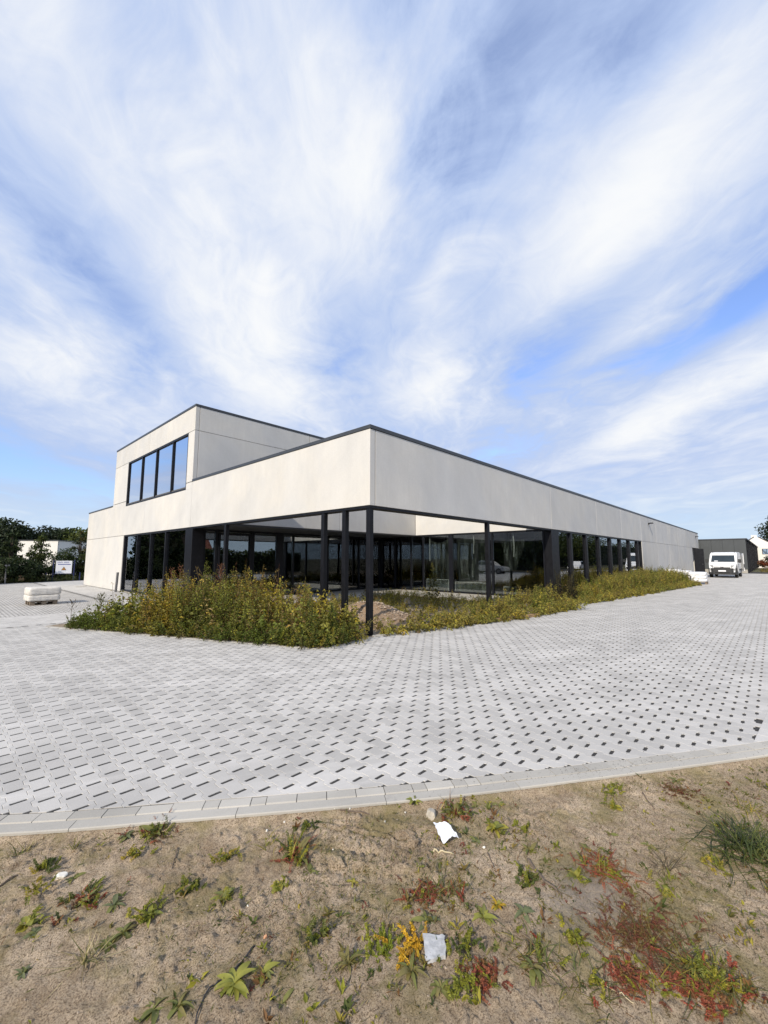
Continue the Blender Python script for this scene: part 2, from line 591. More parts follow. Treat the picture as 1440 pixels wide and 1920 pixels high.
M['sign_white'] = plain('white_sign_board', (0.80, 0.81, 0.84), 0.5, 0, 0.03)
M['sign_blue'] = plain('blue_sign_print', (0.06, 0.09, 0.30), 0.5)
M['sign_orange'] = plain('orange_sign_print', (0.60, 0.27, 0.04), 0.5)
M['sign_black'] = plain('black_sign_print', (0.03, 0.03, 0.03), 0.5)

# ================================================================== SETTING
# inner line of the kerb (between kerb stones and edging); paving lies to its +normal side
KERB = np.array([(-9.0, 13.2), (-5.0, 8.95), (-2.4, 6.42), (-1.0, 5.06), (0.41, 3.72), (1.15, 3.10), (2.32, 2.165), (3.26, 1.48), (5.18, 0.168),
                 (7.6, -1.38), (11.0, -3.35), (18.0, -6.9), (26.0, -10.5)])
# bed in front of the building (weeds), counter-clockwise
BED = [(1.9, 13.5), (5.02, 6.25), (6.5, 6.42), (8.5, 5.92), (11.5, 5.28), (14.6, 4.92), (15.4, 5.5), (16.5, 5.5), (17.0, 5.12), (25.0, 4.33),
       (33.0, 3.58), (36.0, 4.4), (41.0, 6.5), (6.55, 6.55), (6.55, 13.6), (4.3, 13.9)]


def smooth_poly(P, sub=10):
    out = []
    n = len(P)
    for i in range(n - 1):
        p0, p1, p2, p3 = P[max(i - 1, 0)], P[i], P[i + 1], P[min(i + 2, n - 1)]
        for k in range(sub):
            t = k / sub
            out.append(0.5 * ((2 * p1) + (-p0 + p2) * t + (2 * p0 - 5 * p1 + 4 * p2 - p3) * t ** 2 + (-p0 + 3 * p1 - 3 * p2 + p3) * t ** 3))
    out.append(P[-1])
    return np.array(out)


KC = smooth_poly(KERB, 16)
KL = np.concatenate([[0], np.cumsum(np.linalg.norm(np.diff(KC, axis=0), axis=1))])


def kpt(s):
    return np.array([np.interp(s, KL, KC[:, 0]), np.interp(s, KL, KC[:, 1])])


def kfr(s):
    d = kpt(s + 0.05) - kpt(s - 0.05)
    d = d / np.linalg.norm(d)
    return kpt(s), d, np.array([-d[1], d[0]])          # point, tangent, normal towards the paving


def kdist(x, y):
    """signed distance to the kerb line, positive on the paving side"""
    x, y = np.asarray(x, float), np.asarray(y, float)
    best = np.full(x.shape, 1e9)
    sgn = np.ones(x.shape)
    for i in range(0, len(KC) - 1, 2):
        a, b = KC[i], KC[min(i + 2, len(KC) - 1)]
        d = b - a
        L = d @ d
        t = np.clip(((x - a[0]) * d[0] + (y - a[1]) * d[1]) / L, 0, 1)
        qx, qy = x - a[0] - t * d[0], y - a[1] - t * d[1]
        r = np.hypot(qx, qy)
        s = np.sign(d[0] * (y - a[1]) - d[1] * (x - a[0]))
        u = r < best
        best = np.where(u, r, best)
        sgn = np.where(u, s, sgn)
    return best * sgn


KDIR = 1.0 if kdist(np.array([5.0]), np.array([5.0]))[0] > 0 else -1.0
assert KDIR > 0

# --- the ground to the horizon
m, N, b = principled('earth_and_grass')
g = N.new('ShaderNodeNewGeometry')
n1 = N.noise(g.outputs['Position'], 0.15, 6, 0.6)
n2 = N.noise(g.outputs['Position'], 3.0, 6, 0.7)
c = N.mix(N.ramp(n1, 0.4, 0.6), (0.075, 0.085, 0.030), (0.19, 0.155, 0.105))
N.put(b.inputs['Base Color'], N.mix(N.ramp(n2, 0.3, 0.7, 0.0, 0.5), c, (0.05, 0.055, 0.02)))
b.inputs['Roughness'].default_value = 0.95
gm = MB().quad((-900, -900, -0.30), (900, -900, -0.30), (900, 900, -0.30), (-900, 900, -0.30))
tag(gm.build('ground', m, fix=False), kind='structure')

# --- bedding of the paving: dark grit that shows in the open joints
m, N, b = principled('dark_joint_grit')
g = N.new('ShaderNodeNewGeometry')
n2 = N.noise(g.outputs['Position'], 90.0, 3, 0.7)
N.put(b.inputs['Base Color'], N.mix(N.ramp(n2, 0.35, 0.7), (0.016, 0.016, 0.016), (0.065, 0.063, 0.060)))
b.inputs['Roughness'].default_value = 0.95
bn = N.new('ShaderNodeBump')
bn.inputs['Distance'].default_value = 0.006
N.put(bn.inputs['Height'], n2)
N.put(b.inputs['Normal'], bn.outputs[0])
mg = m
edge = [tuple(p) for p in KC]
yard_poly = edge + [(70, -10.5), (70, 20), (64, 20), (64, 41.5), (7.5, 41.2), (-16, 35.0), (-16, 13.2)]
ym = MB().prism(yard_poly, -0.16, -0.0055)
yard = ym.build('paved_yard', mg)
tag(yard, kind='structure')

# --- interlocking pavers with drainage slots
PX, PY, PX0, PY0 = 0.1396, 0.1998, 1.0836, 3.360
A_, B_, H_, SL, SD = 0.0811, 0.0563, 0.0990, 0.0455, 0.0138


def hshape(SL=SL, SD=SD):
    r = [(A_, -H_), (A_, -0.060), (B_, -0.037), (B_, 0.037), (A_, 0.060), (A_, H_), (SL + .004, H_), (SL - .002, H_ - SD), (-SL + .002, H_ - SD), (-SL - .004, H_)]
    return r + [(-x, -y) for x, y in r]


HS = np.array(hshape())
NH = len(HS)


def ring_in(P, d):
    n = len(P)
    out = []
    for i in range(n):
        a, c_, e = np.array(P[i - 1]), np.array(P[i]), np.array(P[(i + 1) % n])
        u, v = c_ - a, e - c_
        lu, lv = np.linalg.norm(u), np.linalg.norm(v)
        if lu < 1e-6 or lv < 1e-6:
            out.append(c_)
            continue
        nu, nv = np.array([-u[1], u[0]]) / lu, np.array([-v[1], v[0]]) / lv
        k = 1 + nu @ nv
        out.append(c_ + (nu + nv) / max(k, 0.5) * d)
    return np.array(out)


def stone_mesh(P, ch=0.0022, depth=0.07):
    """a stone of outline P (ccw), chamfered along its upper edge, its top at z = 0"""
    mb = MB()
    n = len(P)
    Q = ring_in(P, ch)
    mb.v = [(p[0], p[1], -depth) for p in P] + [(p[0], p[1], -ch * 0.9) for p in P] + [(p[0], p[1], 0.0) for p in Q]
    mb.f = [tuple(2 * n + i for i in range(n))]
    for i in range(n):
        j = (i + 1) % n
        mb.f.append((i, j, n + j, n + i))
        mb.f.append((n + i, n + j, 2 * n + j, 2 * n + i))
    return mb


def clip_half(P, q, nrm):
    """part of polygon P on the side of line (q, nrm) that nrm points to"""
    out = []
    n = len(P)
    for i in range(n):
        a, c_ = P[i], P[(i + 1) % n]
        da, dc = (a - q) @ nrm, (c_ - q) @ nrm
        if da >= 0:
            out.append(a)
        if (da >= 0) != (dc >= 0):
            out.append(a + (c_ - a) * (da / (da - dc)))
    return np.array(out)


KW, EW = 0.112, 0.098                 # widths of the kerb stone course and of the edging
ii, jj = np.meshgrid(np.arange(-70, 440), np.arange(-60, 190), indexing='ij')
cx = (PX0 + PX * ii).ravel()
cy = (PY0 + PY * (jj + 0.5 * (ii % 2 == 0))).ravel()
kd = kdist(cx, cy)
BAND0, BAND1 = 13.85, 16.25           # band of smooth stones across the left of the yard
DRA = -0.0765                          # beyond this line at the right the yard is paved with plain stones


def plain_y(x):
    return .275 + DRA * (np.asarray(x) - 5.19)


keep = (kd > KW - 0.085) & ~in_poly(cx, cy, BED) & (cx < 62) & (cy < BAND0 - .1) & ~((cx > 6.55) & (cy > 6.46)) & (cx > -8.6)
keep &= (cy > plain_y(cx) - 0.04)
cx, cy, kd = cx[keep], cy[keep], kd[keep]
r = np.hypot(cx, cy)
az = np.degrees(np.arctan2(cy, cx))
inview = (az > -3) & (az < 89)
cut = kd < KW + 0.12

# the ones cut along the kerb, and the nearest 300 in view: stones of their own
full_mesh = stone_mesh([tuple(p) for p in HS]).mesh('paver', M['paver'], fix=False)
order = np.argsort(r + 100 * (~inview) - 50 * (cut & inview & (r < 9)))
single = np.zeros(len(cx), bool)
n_single = 0
pav_rng = random.Random(3)
for k in order:
    if n_single >= 270:
        break
    if not inview[k]:
        break
    c0 = np.array([cx[k], cy[k]])
    z = pav_rng.uniform(-0.0007, 0.0007)
    if cut[k]:
        s = KL[np.argmin(np.hypot(KC[:, 0] - c0[0], KC[:, 1] - c0[1]))]
        ss = np.linspace(s - 0.3, s + 0.3, 61)
        pp = np.array([kpt(v) for v in ss])
        s = ss[np.argmin(np.hypot(pp[:, 0] - c0[0], pp[:, 1] - c0[1]))]
        q, d, nn = kfr(s)
        P = clip_half(HS + c0, q + nn * (KW + 0.006), nn)
        if len(P) < 4:
            single[k] = True
            continue
        if np.all((HS + c0 - q - nn * (KW + 0.006)) @ nn >= 0):
            me = full_mesh
        else:
            P = P - c0
            keepv = [P[0]]
            for p in P[1:]:
                if np.linalg.norm(p - keepv[-1]) > 0.004:
                    keepv.append(p)
            if len(keepv) < 4:
                single[k] = True
                continue
            me = stone_mesh([tuple(p) for p in keepv], 0.002).mesh('paver', M['paver'], fix=False)
    else:
        me = full_mesh
    o = bpy.data.objects.new('paver', me)
    o.location = (c0[0], c0[1], z)
    o.rotation_euler = (pav_rng.uniform(-.003, .003), pav_rng.uniform(-.003, .003), pav_rng.uniform(-.005, .005))
    link(o, yard)
    single[k] = True
    n_single += 1


def joined_stones(name, C, rot, outline, mat, near=None, ch=0.0022, seed=1):
    """many stones in one mesh; those beyond `near` have no chamfer"""
    rg = np.random.default_rng(seed)
    outline = np.asarray(outline)
    n = len(outline)
    obs = []
    inner = ring_in([tuple(p) for p in outline], ch)
    V, T, Q, CV = [], [], [], []
    # triangulation of the outline once
    bm = bmesh.new()
    vs = [bm.verts.new((p[0], p[1], 0)) for p in outline]
    f = bm.faces.new(vs)
    f.normal_update()
    bm.verts.index_update()
    tri = np.array([[lp.vert.index for lp in t] for t in bm.calc_loop_triangles()])
    bm.free()
    cr, sr = math.cos(rot), math.sin(rot)
    base = 0
    for near_flag in (True, False):
        sel = C[near] if near_flag else C[~near]
        if not len(sel):
            continue
        k = len(sel)
        tilt = rg.normal(0, 0.0015, (k, 2))
        dz = rg.uniform(-0.0006, 0.0006, k)
        tone = rg.uniform(-0.04, 0.20, k)
        a = rg.normal(0, 0.003, k)
        def place(P, z):
            x = P[:, 0] * cr - P[:, 1] * sr
            y = P[:, 0] * sr + P[:, 1] * cr
            X = x[None] * np.cos(a)[:, None] - y[None] * np.sin(a)[:, None]
            Y = x[None] * np.sin(a)[:, None] + y[None] * np.cos(a)[:, None]
            Z = z + dz[:, None] + X * tilt[:, :1] + Y * tilt[:, 1:]
            return np.stack([X + sel[:, :1], Y + sel[:, 1:2], Z], -1)
        lo, top = (place(outline, -0.05), None)
        rings = [place(outline, -0.05), place(outline, -ch * .9), place(inner, 0.0)] if near_flag else [place(outline, -0.03), place(outline, 0.0)]
        nr = len(rings)
        vv = np.concatenate(rings, 1).reshape(-1, 3)
        off = base + np.arange(k)[:, None, None] * (n * nr)
        T.append((off + (tri + n * (nr - 1))[None]).reshape(-1, 3))
        i = np.arange(n)
        j = (i + 1) % n
        for q in range(nr - 1):
            t1 = np.stack([i + q * n, j + q * n, j + (q + 1) * n], -1)
            t2 = np.stack([i + q * n, j + (q + 1) * n, i + (q + 1) * n], -1)
            T.append((off + t1[None]).reshape(-1, 3))
            T.append((off + t2[None]).reshape(-1, 3))
        V.append(vv)
        CV.append(np.repeat(tone, n * nr))
        base += len(vv)
    cv = np.concatenate(CV)
    return np_mesh(name, np.concatenate(V), np.concatenate(T), mat, yard, np.stack([cv] * 3, -1))


rest = ~single
C = np.stack([cx[rest], cy[rest]], -1)
cutr = cut[rest]
C = C[~cutr | (kdist(C[:, 0], C[:, 1]) > KW + 0.04)]
o = joined_stones('pavers', C, 0.0, HS, M['paver_joined'], np.hypot(C[:, 0], C[:, 1]) < 8.5)
tag(o, kind='stuff')

# beyond the band the same stones lie the other way round
gx, gy = np.meshgrid(np.arange(-75, 60), np.arange(0, 190), indexing='ij')
qx = (2.2 + PY * (gx + 0.5 * (gy % 2))).ravel()
qy = (BAND1 + 0.1 + PX * gy).ravel()
def far_edge(x):
    return 37.0 + 0.30 * x
keep = (qy < far_edge(qx)) & (qx < 4.68)
C = np.stack([qx[keep], qy[keep]], -1)
o = joined_stones('pavers', C, R(90), np.array(hshape(.060, .021)), M['paver_joined'], np.hypot(C[:, 0], C[:, 1]) < 1, seed=4)
tag(o, kind='stuff')

# smooth rectangular stones: the band, the walkway along the left facade, the drive at the right
def rect(w, h):
    return [(w / 2, -h / 2), (w / 2, h / 2), (-w / 2, h / 2), (-w / 2, -h / 2)]


gx, gy = np.meshgrid(np.arange(-60, 30), np.arange(0, 24), indexing='ij')
bx = (2.2 + 0.2 * (gx + 0.5 * (gy % 2))).ravel()
by = (BAND0 + 0.05 + 0.1 * gy).ravel()
keep = (by < BAND1) & ~in_poly(bx, by, BED) & (bx < 6.4)
C1 = np.stack([bx[keep], by[keep]], -1)
gx, gy = np.meshgrid(np.arange(0, 20), np.arange(0, 270), indexing='ij')
bx = (4.85 + 0.2 * (gx + 0.5 * (gy % 2))).ravel()
by = (BAND1 + 0.1 * gy).ravel()
keep = ((bx < 6.45) | (by > 32.6)) & (by < far_edge(bx) - .4)
C2 = np.stack([bx[keep], by[keep]], -1)
C = np.concatenate([C1, C2])
o = joined_stones('smooth_pavers', C, 0, rect(0.1975, 0.0975), M['pale_joined'], np.hypot(C[:, 0], C[:, 1]) < 1, seed=5)
tag(o, kind='stuff')
gx, gy = np.meshgrid(np.arange(-4, 290), np.arange(0, 70), indexing='ij')
u_ = (0.205 * (gx + 0.5 * (gy % 2))).ravel()
v_ = (-0.055 - 0.103 * gy).ravel()
th = math.atan(DRA)
bx = 5.0 + u_ * math.cos(th) - v_ * math.sin(th)
by = float(plain_y(5.0)) + u_ * math.sin(th) + v_ * math.cos(th)
dk = kdist(bx, by)
keep = (dk > KW - 0.10) & (by > -6.9)
near_kerb = keep & (dk < KW + 0.14)
DR = np.array(rect(0.2025, 0.1005)) @ np.array([[math.cos(th), math.sin(th)], [-math.sin(th), math.cos(th)]])
for x_, y_ in zip(bx[near_kerb], by[near_kerb]):
    if math.hypot(x_, y_) > 12:
        continue
    c0 = np.array([x_, y_])
    ss = np.linspace(0, KL[-1], 900)
    pp = np.array([np.interp(ss, KL, KC[:, 0]), np.interp(ss, KL, KC[:, 1])]).T
    q, d, nn = kfr(ss[np.argmin(np.hypot(pp[:, 0] - x_, pp[:, 1] - y_))])
    P = clip_half(DR + c0, q + nn * (KW + 0.004), nn)
    if len(P) < 3:
        continue
    P = P - c0
    P = np.array([p for i, p in enumerate(P) if np.linalg.norm(p - P[i - 1]) > .004])
    if len(P) < 3:
        continue
    o = bpy.data.objects.new('paver', stone_mesh([tuple(p) for p in P], 0.002).mesh('paver', M['paver_pale'], fix=False))
    o.location = (x_, y_, .003)
    link(o, yard)
keep &= ~near_kerb
C = np.stack([bx[keep], by[keep]], -1)
nr = np.hypot(C[:, 0], C[:, 1]) < 9
o = joined_stones('smooth_pavers', C, th, rect(0.2025, 0.1005), M['pale_joined'], nr, seed=6)
o.location.z = 0.003
tag(o, kind='stuff')

# --- the kerb: a course of kerb stones and the long edging stones
kerb = thing('kerb', None, None)
tag(kerb, kind='structure')


def ksec(name, s0, s1, o0, o1, z0, z1, ch, mat, n=3):
    """a stone that follows the kerb from s0 to s1, between the offsets o0 and o1"""
    mb = MB()
    ss = np.linspace(s0, s1, n)
    prof = [(o0, z0), (o0, z1 - ch), (o0 + ch, z1), (o1 - ch, z1), (o1, z1 - ch), (o1, z0)]
    for s in ss:
        q, d, nn = kfr(s)
        for o, z in prof:
            p = q + nn * o
            mb.v.append((p[0], p[1], z))
    k = len(prof)
    for i in range(n - 1):
        for j in range(k - 1):
            mb.f.append((i * k + j, i * k + j + 1, (i + 1) * k + j + 1, (i + 1) * k + j))
    mb.f.append(tuple(range(k)))
    mb.f.append(tuple((n - 1) * k + j for j in reversed(range(k))))
    return mb.build(name, mat, kerb)


s_ref = KL[np.argmin(np.hypot(KC[:, 0] - 2.30, KC[:, 1] - 2.147))]
s = s_ref - 6.0
i = 0
kr = random.Random(5)
while s < s_ref + 7.2:
    ksec('edging_stone', s + 0.002, s + 0.998, -EW, -0.003, -0.17, 0.004 + kr.uniform(-.0015, .0015), 0.006, M['kerb'], 6)
    s += 1.0
s = s_ref - 5.93
while s < s_ref + 7.2:
    L = 0.2085 if kr.random() > .12 else 0.104
    ksec('kerb_stone', s + 0.0025, s + L - 0.0025, 0.006, KW, -0.12, 0.002 + kr.uniform(-.002, .002), 0.010 if s < s_ref + .9 else 0.003, M['kerb'], 2)
    s += L

# --- the soil in the foreground
m, N, b = principled('sandy_soil')
g = N.new('ShaderNodeNewGeometry')
P = g.outputs['Position']
x, y, z = N.sep(P)
n1 = N.noise(P, 1.3, 6, 0.65, 0.5)
n2 = N.noise(P, 9.0, 6, 0.7)
n3 = N.noise(P, 62.0, 7, 0.8)
n4 = N.noise(P, 130.0, 5, 0.75)
c = N.mix(N.ramp(n1, 0.36, 0.64), (0.61, 0.49, 0.355), (0.44, 0.345, 0.24))
c = N.mix(N.ramp(n2, 0.42, 0.72, 0.0, 0.75), c, (0.26, 0.19, 0.12))
c = N.mix(N.ramp(n3, 0.52, 0.72, 0.0, 0.7), c, (0.68, 0.58, 0.45))
c = N.mix(N.ramp(n4, 0.46, 0.62, 0.0, 0.9), c, (0.14, 0.10, 0.065))
# moss film and a patch of grey grit
mo = N.noise(P, 3.3, 5, 0.6, 0.4)
c = N.mix(N.ramp(mo, 0.45, 0.68, 0.0, 0.62), c, (0.22, 0.19, 0.075))
dxp = N.m('MULTIPLY', N.m('SUBTRACT', x, 2.40), 2.6)
dyp = N.m('MULTIPLY', N.m('SUBTRACT', y, 0.83), 4.2)
rr = N.m('ADD', N.m('SQRT', N.m('ADD', N.m('MULTIPLY', dxp, dxp), N.m('MULTIPLY', dyp, dyp))), N.m('MULTIPLY', n2, 0.8))
gr = N.mix(N.ramp(n4, 0.35, 0.65), (0.15, 0.135, 0.12), (0.37, 0.34, 0.31))
c = N.mix(N.m('MULTIPLY', N.ramp(rr, 0.7, 1.6, 0.62, 0.0), N.ramp(n3, 0.3, 0.6, 0.35, 1.0)), c, gr)
N.put(b.inputs['Base Color'], c)
b.inputs['Roughness'].default_value = 0.95
b.inputs['Specular IOR Level'].default_value = 0.15
bn = N.new('ShaderNodeBump')
bn.inputs['Distance'].default_value = 0.020
N.put(bn.inputs['Height'], N.m('ADD', N.m('MULTIPLY', n3, 0.8), N.m('MULTIPLY', n4, 0.45)))
N.put(b.inputs['Normal'], bn.outputs[0])
M['soil'] = m

MUD = (1.98, 1.90)
MUDD = np.array([0.50, -0.866])        # the tyre went this way


def soil_h(x, y):
    x, y = np.asarray(x, float), np.asarray(y, float)
    d = -kdist(x, y) - EW
    h = -0.040 + 0.026 * (fbm(x * 1.3, y * 1.3, 3, 1) - 0.5) + 0.014 * (fbm(x * 6, y * 6, 3, 2) - 0.5)
    h += 0.016 * (fbm(x * 24, y * 24, 3, 3) - 0.5) + 0.012 * (fbm(x * 52, y * 52, 2, 13) - 0.5)
    cl = fbm(x * 38, y * 38, 2, 9)
    h += 0.018 * np.clip(cl - 0.54, 0, 1) * 3.0 * (fbm(x * 2.1, y * 2.1, 2, 5) > 0.47)
    # tyre tracks in the mud: a shallow trough with lugs
    u = (x - MUD[0]) * MUDD[0] + (y - MUD[1]) * MUDD[1]
    v = -(x - MUD[0]) * MUDD[1] + (y - MUD[1]) * MUDD[0]
    w = np.clip(1 - (np.abs(u) / 0.46) ** 4, 0, 1) * np.clip(1 - (np.abs(v + 0.03 * np.sin(u * 6)) / 0.17) ** 4, 0, 1)
    lug = np.tanh(4 * np.sin(2 * np.pi * (u / 0.062 + 0.35 * np.abs(v) / 0.1))) * (np.abs(v) > .03)
    rib = np.tanh(4 * np.sin(2 * np.pi * v / 0.055))
    h += w * (0.010 + 0.010 * lug * (v < 0.02) + 0.008 * rib * (v >= 0.02)) + 0.018 * w * (fbm(x * 12, y * 12, 2, 21) - .5)
    rim = np.exp(-((np.abs(v) - 0.19) / 0.035) ** 2) * np.clip(1 - (np.abs(u) / 0.5) ** 4, 0, 1)
    h += 0.032 * rim * fbm(x * 24, y * 24, 2, 31)
    crack = np.abs(v + 0.125 + 0.05 * (fbm(x * 9, y * 9, 2, 41) - .5)) + np.clip(np.abs(u + 0.10) - 0.12, 0, 1)
    h -= 0.030 * np.exp(-(crack / 0.008) ** 2)
    h = np.where(d < 0.05, h * np.clip(d / 0.05, 0, 1) + (-0.012) * (1 - np.clip(d / 0.05, 0, 1)) - 0.004 * (fbm(x * 30, y * 30, 2, 3) - .5), h)
    return h


def soil_grid(x0, x1, y0, y1, st):
    xs, ys = np.arange(x0, x1 + st / 2, st), np.arange(y0, y1 + st / 2, st)
    X, Y = np.meshgrid(xs, ys, indexing='ij')
    d = kdist(X, Y)
    Z = soil_h(X, Y)
    Z = np.where(d > -EW + .01, -0.075, Z)
    idx = np.arange(X.size).reshape(X.shape)
    F = np.stack([idx[:-1, :-1], idx[1:, :-1], idx[1:, 1:], idx[:-1, 1:]], -1).reshape(-1, 4)
    dm = d.ravel()[F].min(1)
    return np.stack([X.ravel(), Y.ravel(), Z.ravel()], -1), F, dm


V1, F1, d1 = soil_grid(-0.9, 6.0, -0.9, 4.6, 0.0115)
ok = (d1 < -EW + .03)
cxy = V1[F1].mean(1)
ok &= (cxy[:, 0] + cxy[:, 1] > 1.0)
F1 = F1[ok]
used, inv = np.unique(F1, return_inverse=True)
soil = np_mesh('soil', V1[used], inv.reshape(-1, 4), M['soil'], None, None, True)
tag(soil, kind='structure')
V2, F2, d2 = soil_grid(-9, 26, -11, 13, 0.25)
V2[:, 2] -= 0.012
cxy = V2[F2].mean(1)
ok = (d2 < -EW - 0.02) & (d2 > -14) & ~((cxy[:, 0] > -0.75) & (cxy[:, 0] < 5.8) & (cxy[:, 1] > -0.75) & (cxy[:, 1] < 4.4) & (cxy.sum(1) > 1.2))
F2 = F2[ok]
used, inv = np.unique(F2, return_inverse=True)
o = np_mesh('soil', V2[used], inv.reshape(-1, 4), M['soil'], soil, None, True)

# ================================================================== THE BUILDING
X0 = Y0 = 6.55
ZF, ZP, ZC = 2.868, 4.655, 4.745          # underside and top of the concrete band, top of its coping
VX, VY = 17.0, 16.12                      # far sides of the open corner court
OH = 13.62                                # front of the overhang inside the court
YE, XE = 32.45, 63.0                      # far ends of the two facades
UY0, UY1, UX1 = 16.33, 27.0, 27.0         # upper storey
UZ = 7.78
G = 0.017                                 # joint between panels
T = 0.16                                  # panel thickness
bld = thing('office_building', 'long low concrete and glass building with an upper storey and an open corner court', 'building', (X0, Y0, 0))


def part(name, mb, mat, parent=None, bevel=0.0, **kw):
    return mb.build(name, M[mat] if isinstance(mat, str) else mat, parent or bld, bevel=bevel, segs=1, **kw)


def panel(*boxes):
    mb = MB()
    for bx in boxes:
        mb.box(*bx)
    return part('concrete_panel', mb, 'concrete', bevel=0.005)


def PL(y0, y1, z0, z1, x=X0, t=T):        # a panel facing -X
    return (x, x + t, y0 + G / 2, y1 - G / 2, z0 + G / 2, z1 - G / 2)


def PR(x0, x1, z0, z1, y=Y0, t=T):        # a panel facing -Y
    return (x0 + G * .75, x1 - G * .75, y, y + t, z0 + G / 2, z1 - G / 2)


# left facade, lower storey
panel(PL(Y0 - G / 2, UY0, ZF, ZP, t=.165))
panel(PL(UY0, 21.64, ZF, 4.40), PL(UY0, 16.93, 4.40 - G, 4.655))
panel(PL(21.64, 27.2, ZF, 4.40), PL(24.68, 27.2, 4.40 - G, 4.655))
panel(PL(27.2, YE, ZF, 4.56))
panel(PL(24.68, 27.35, 0.0, ZF))
panel(PL(27.35, YE, 0.0, ZF))
# upper storey
panel(PL(UY0 - G / 2, 16.93, 4.665, 6.735))
panel(PL(24.68, UY1, 4.665, 6.735))
panel(PL(UY0 - G / 2, 21.5, 6.735, UZ - .07))
panel(PL(21.5, UY1, 6.735, UZ - .07))
for xa, xb in ((X0 + T + .004, 12.1), (12.1, 18.5), (18.5, UX1)):
    panel(PR(xa, xb, 4.5, 6.735, UY0))
    panel(PR(xa, xb, 6.735, UZ - .07, UY0))
for ya, yb in ((UY0, 21.5), (21.5, UY1)):
    panel((UX1 - T, UX1, ya + .2, yb, 4.5, UZ - .07))
panel((X0 + .2, UX1, UY1 - T, UY1 - .003, 4.5, UZ - .07))
# right facade
xs = [6.722, 17.08, 23.13, 27.93, 33.0]
for a_, b_ in zip(xs[:-1], xs[1:]):
    panel(PR(a_, b_, ZF, ZP))
xs = [33.0, 38.0, 43.0, 48.1, 53.0, 58.0, XE]
for a_, b_ in zip(xs[:-1], xs[1:]):
    panel(PR(a_, b_, ZF, ZP))
xs = [33.0, 38.4, 43.4, 48.1, 53.0, 57.3]
for a_, b_ in zip(xs[:-1], xs[1:]):
    panel(PR(a_, b_, 0.0, ZF))
# inside faces of the court
panel(PL(Y0 + .30, OH, ZF, ZP, VX, .2))
panel(PR(X0 + .33, 11.8, ZF, ZP, OH, .2))
panel(PR(11.8, VX, ZF, ZP, OH, .2))
panel((X0 + .185, X0 + .32, Y0 + .33, OH, ZF, ZP))            # back of the left band
panel((X0 + .33, VX, Y0 + .185, Y0 + .32, ZF, ZP))            # back of the right band
# far sides
panel((X0 + .2, XE, YE - .2, YE, 0, 4.54))
panel((XE - .2, XE, Y0 + .2, 20.0, 0, ZP))
# joint backing, behind the panels
jb = MB()
jb.box(X0 + .05, X0 + .15, Y0 + .06, YE - .06, ZF + .03, 4.54)
jb.box(X0 + .05, X0 + .15, 24.72, YE - .06, .02, ZF + .03)
jb.box(X0 + .06, XE - .06, Y0 + .05, Y0 + .15, ZF + .03, ZP - .01)
jb.box(33.06, 57.2, Y0 + .05, Y0 + .15, .02, ZF + .03)
jb.box(X0 + .06, UX1 - .06, UY0 + .05, UY0 + .15, 4.5, UZ - .08)
jb.box(X0 + .05, X0 + .15, UY0 + .2, 16.90, 4.54, UZ - .08)
jb.box(X0 + .05, X0 + .15, 24.72, UY1 - .05, 4.54, UZ - .08)
jb.box(X0 + .05, X0 + .15, 16.90, 24.72, 6.76, UZ - .08)
part('joint_backing', jb, 'joint')

# copings
def coping(*boxes):
    mb = MB()
    for bx in boxes:
        mb.box(*bx)
    part('coping', mb, 'coping', bevel=0.004)


ov = 0.018
coping((X0 - ov, X0 + .36, Y0 - ov, UY0 - .004, ZP, ZC))
coping((X0 + .362, XE + ov, Y0 - ov, Y0 + .36, ZP, ZC))
coping((VX - .02, VX + .3, Y0 + .362, OH - .022, ZP, ZC))
coping((X0 + .362, VX + .3, OH - .02, OH + .3, ZP, ZC))
coping((X0 - ov, X0 + .3, UY1 + .01, YE + ov, 4.56, 4.635))
coping((X0 + .302, XE, YE - .28, YE + ov, 4.56, 4.635))
coping((X0 - ov, X0 + .3, UY0 - ov, UY1 + ov, UZ - .07, UZ + .02))
coping((X0 + .302, UX1 + ov, UY0 - ov, UY0 + .3, UZ - .07, UZ + .02))
coping((X0 + .302, UX1 + ov, UY1 - .3, UY1 + ov, UZ - .07, UZ + .02))
coping((UX1 - .3, UX1 + ov, UY0 + .302, UY1 - .302, UZ - .07, UZ + .02))
# roofs
rf = MB()
rf.box(X0 + .17, VX + .1, OH + .21, YE - .21, 4.30, 4.40)
rf.box(VX + .21, XE - .21, Y0 + .33, YE - .21, 4.30, 4.40)
part('roof', rf, 'roofing')
part('roof', MB().box(X0 + .17, UX1 - .17, UY0 + .17, UY1 - .17, 7.3, 7.4), 'roofing')

# steel of the corner court: beam under the bands, columns
sb = MB()
sb.box(X0 + .012, X0 + .30, Y0 + .012, VY - .01, ZF - .052, ZF - .002)
sb.box(X0 + .302, VX - .01, Y0 + .012, Y0 + .30, ZF - .052, ZF - .002)
part('beam', sb, 'steel')
cw = 0.062
for cx_, cy_ in ((X0 + .085, Y0 + .085), (X0 + .085, 7.46), (X0 + .085, 8.26), (X0 + .085, 13.50), (11.94, Y0 + .085)):
    part('column', MB().box(cx_ - cw, cx_ + cw, cy_ - cw, cy_ + cw, 0.0, ZF - .053), 'steel', bevel=0.006)
# broad dark posts where the bands meet the glazed fronts
part('post', MB().box(X0 + .02, 7.03, VY, 16.73, 0.02, ZF - .004), 'steel', bevel=0.004)
part('post', MB().box(VX + .06, 17.78, Y0 + .02, 6.90, 0.02, ZF - .004), 'steel', bevel=0.004)
# soffit of the overhang
part('soffit', MB().box(X0 + .31, VX, OH - .0, VY + .3, ZF - .05, ZF - .003), 'soffit')


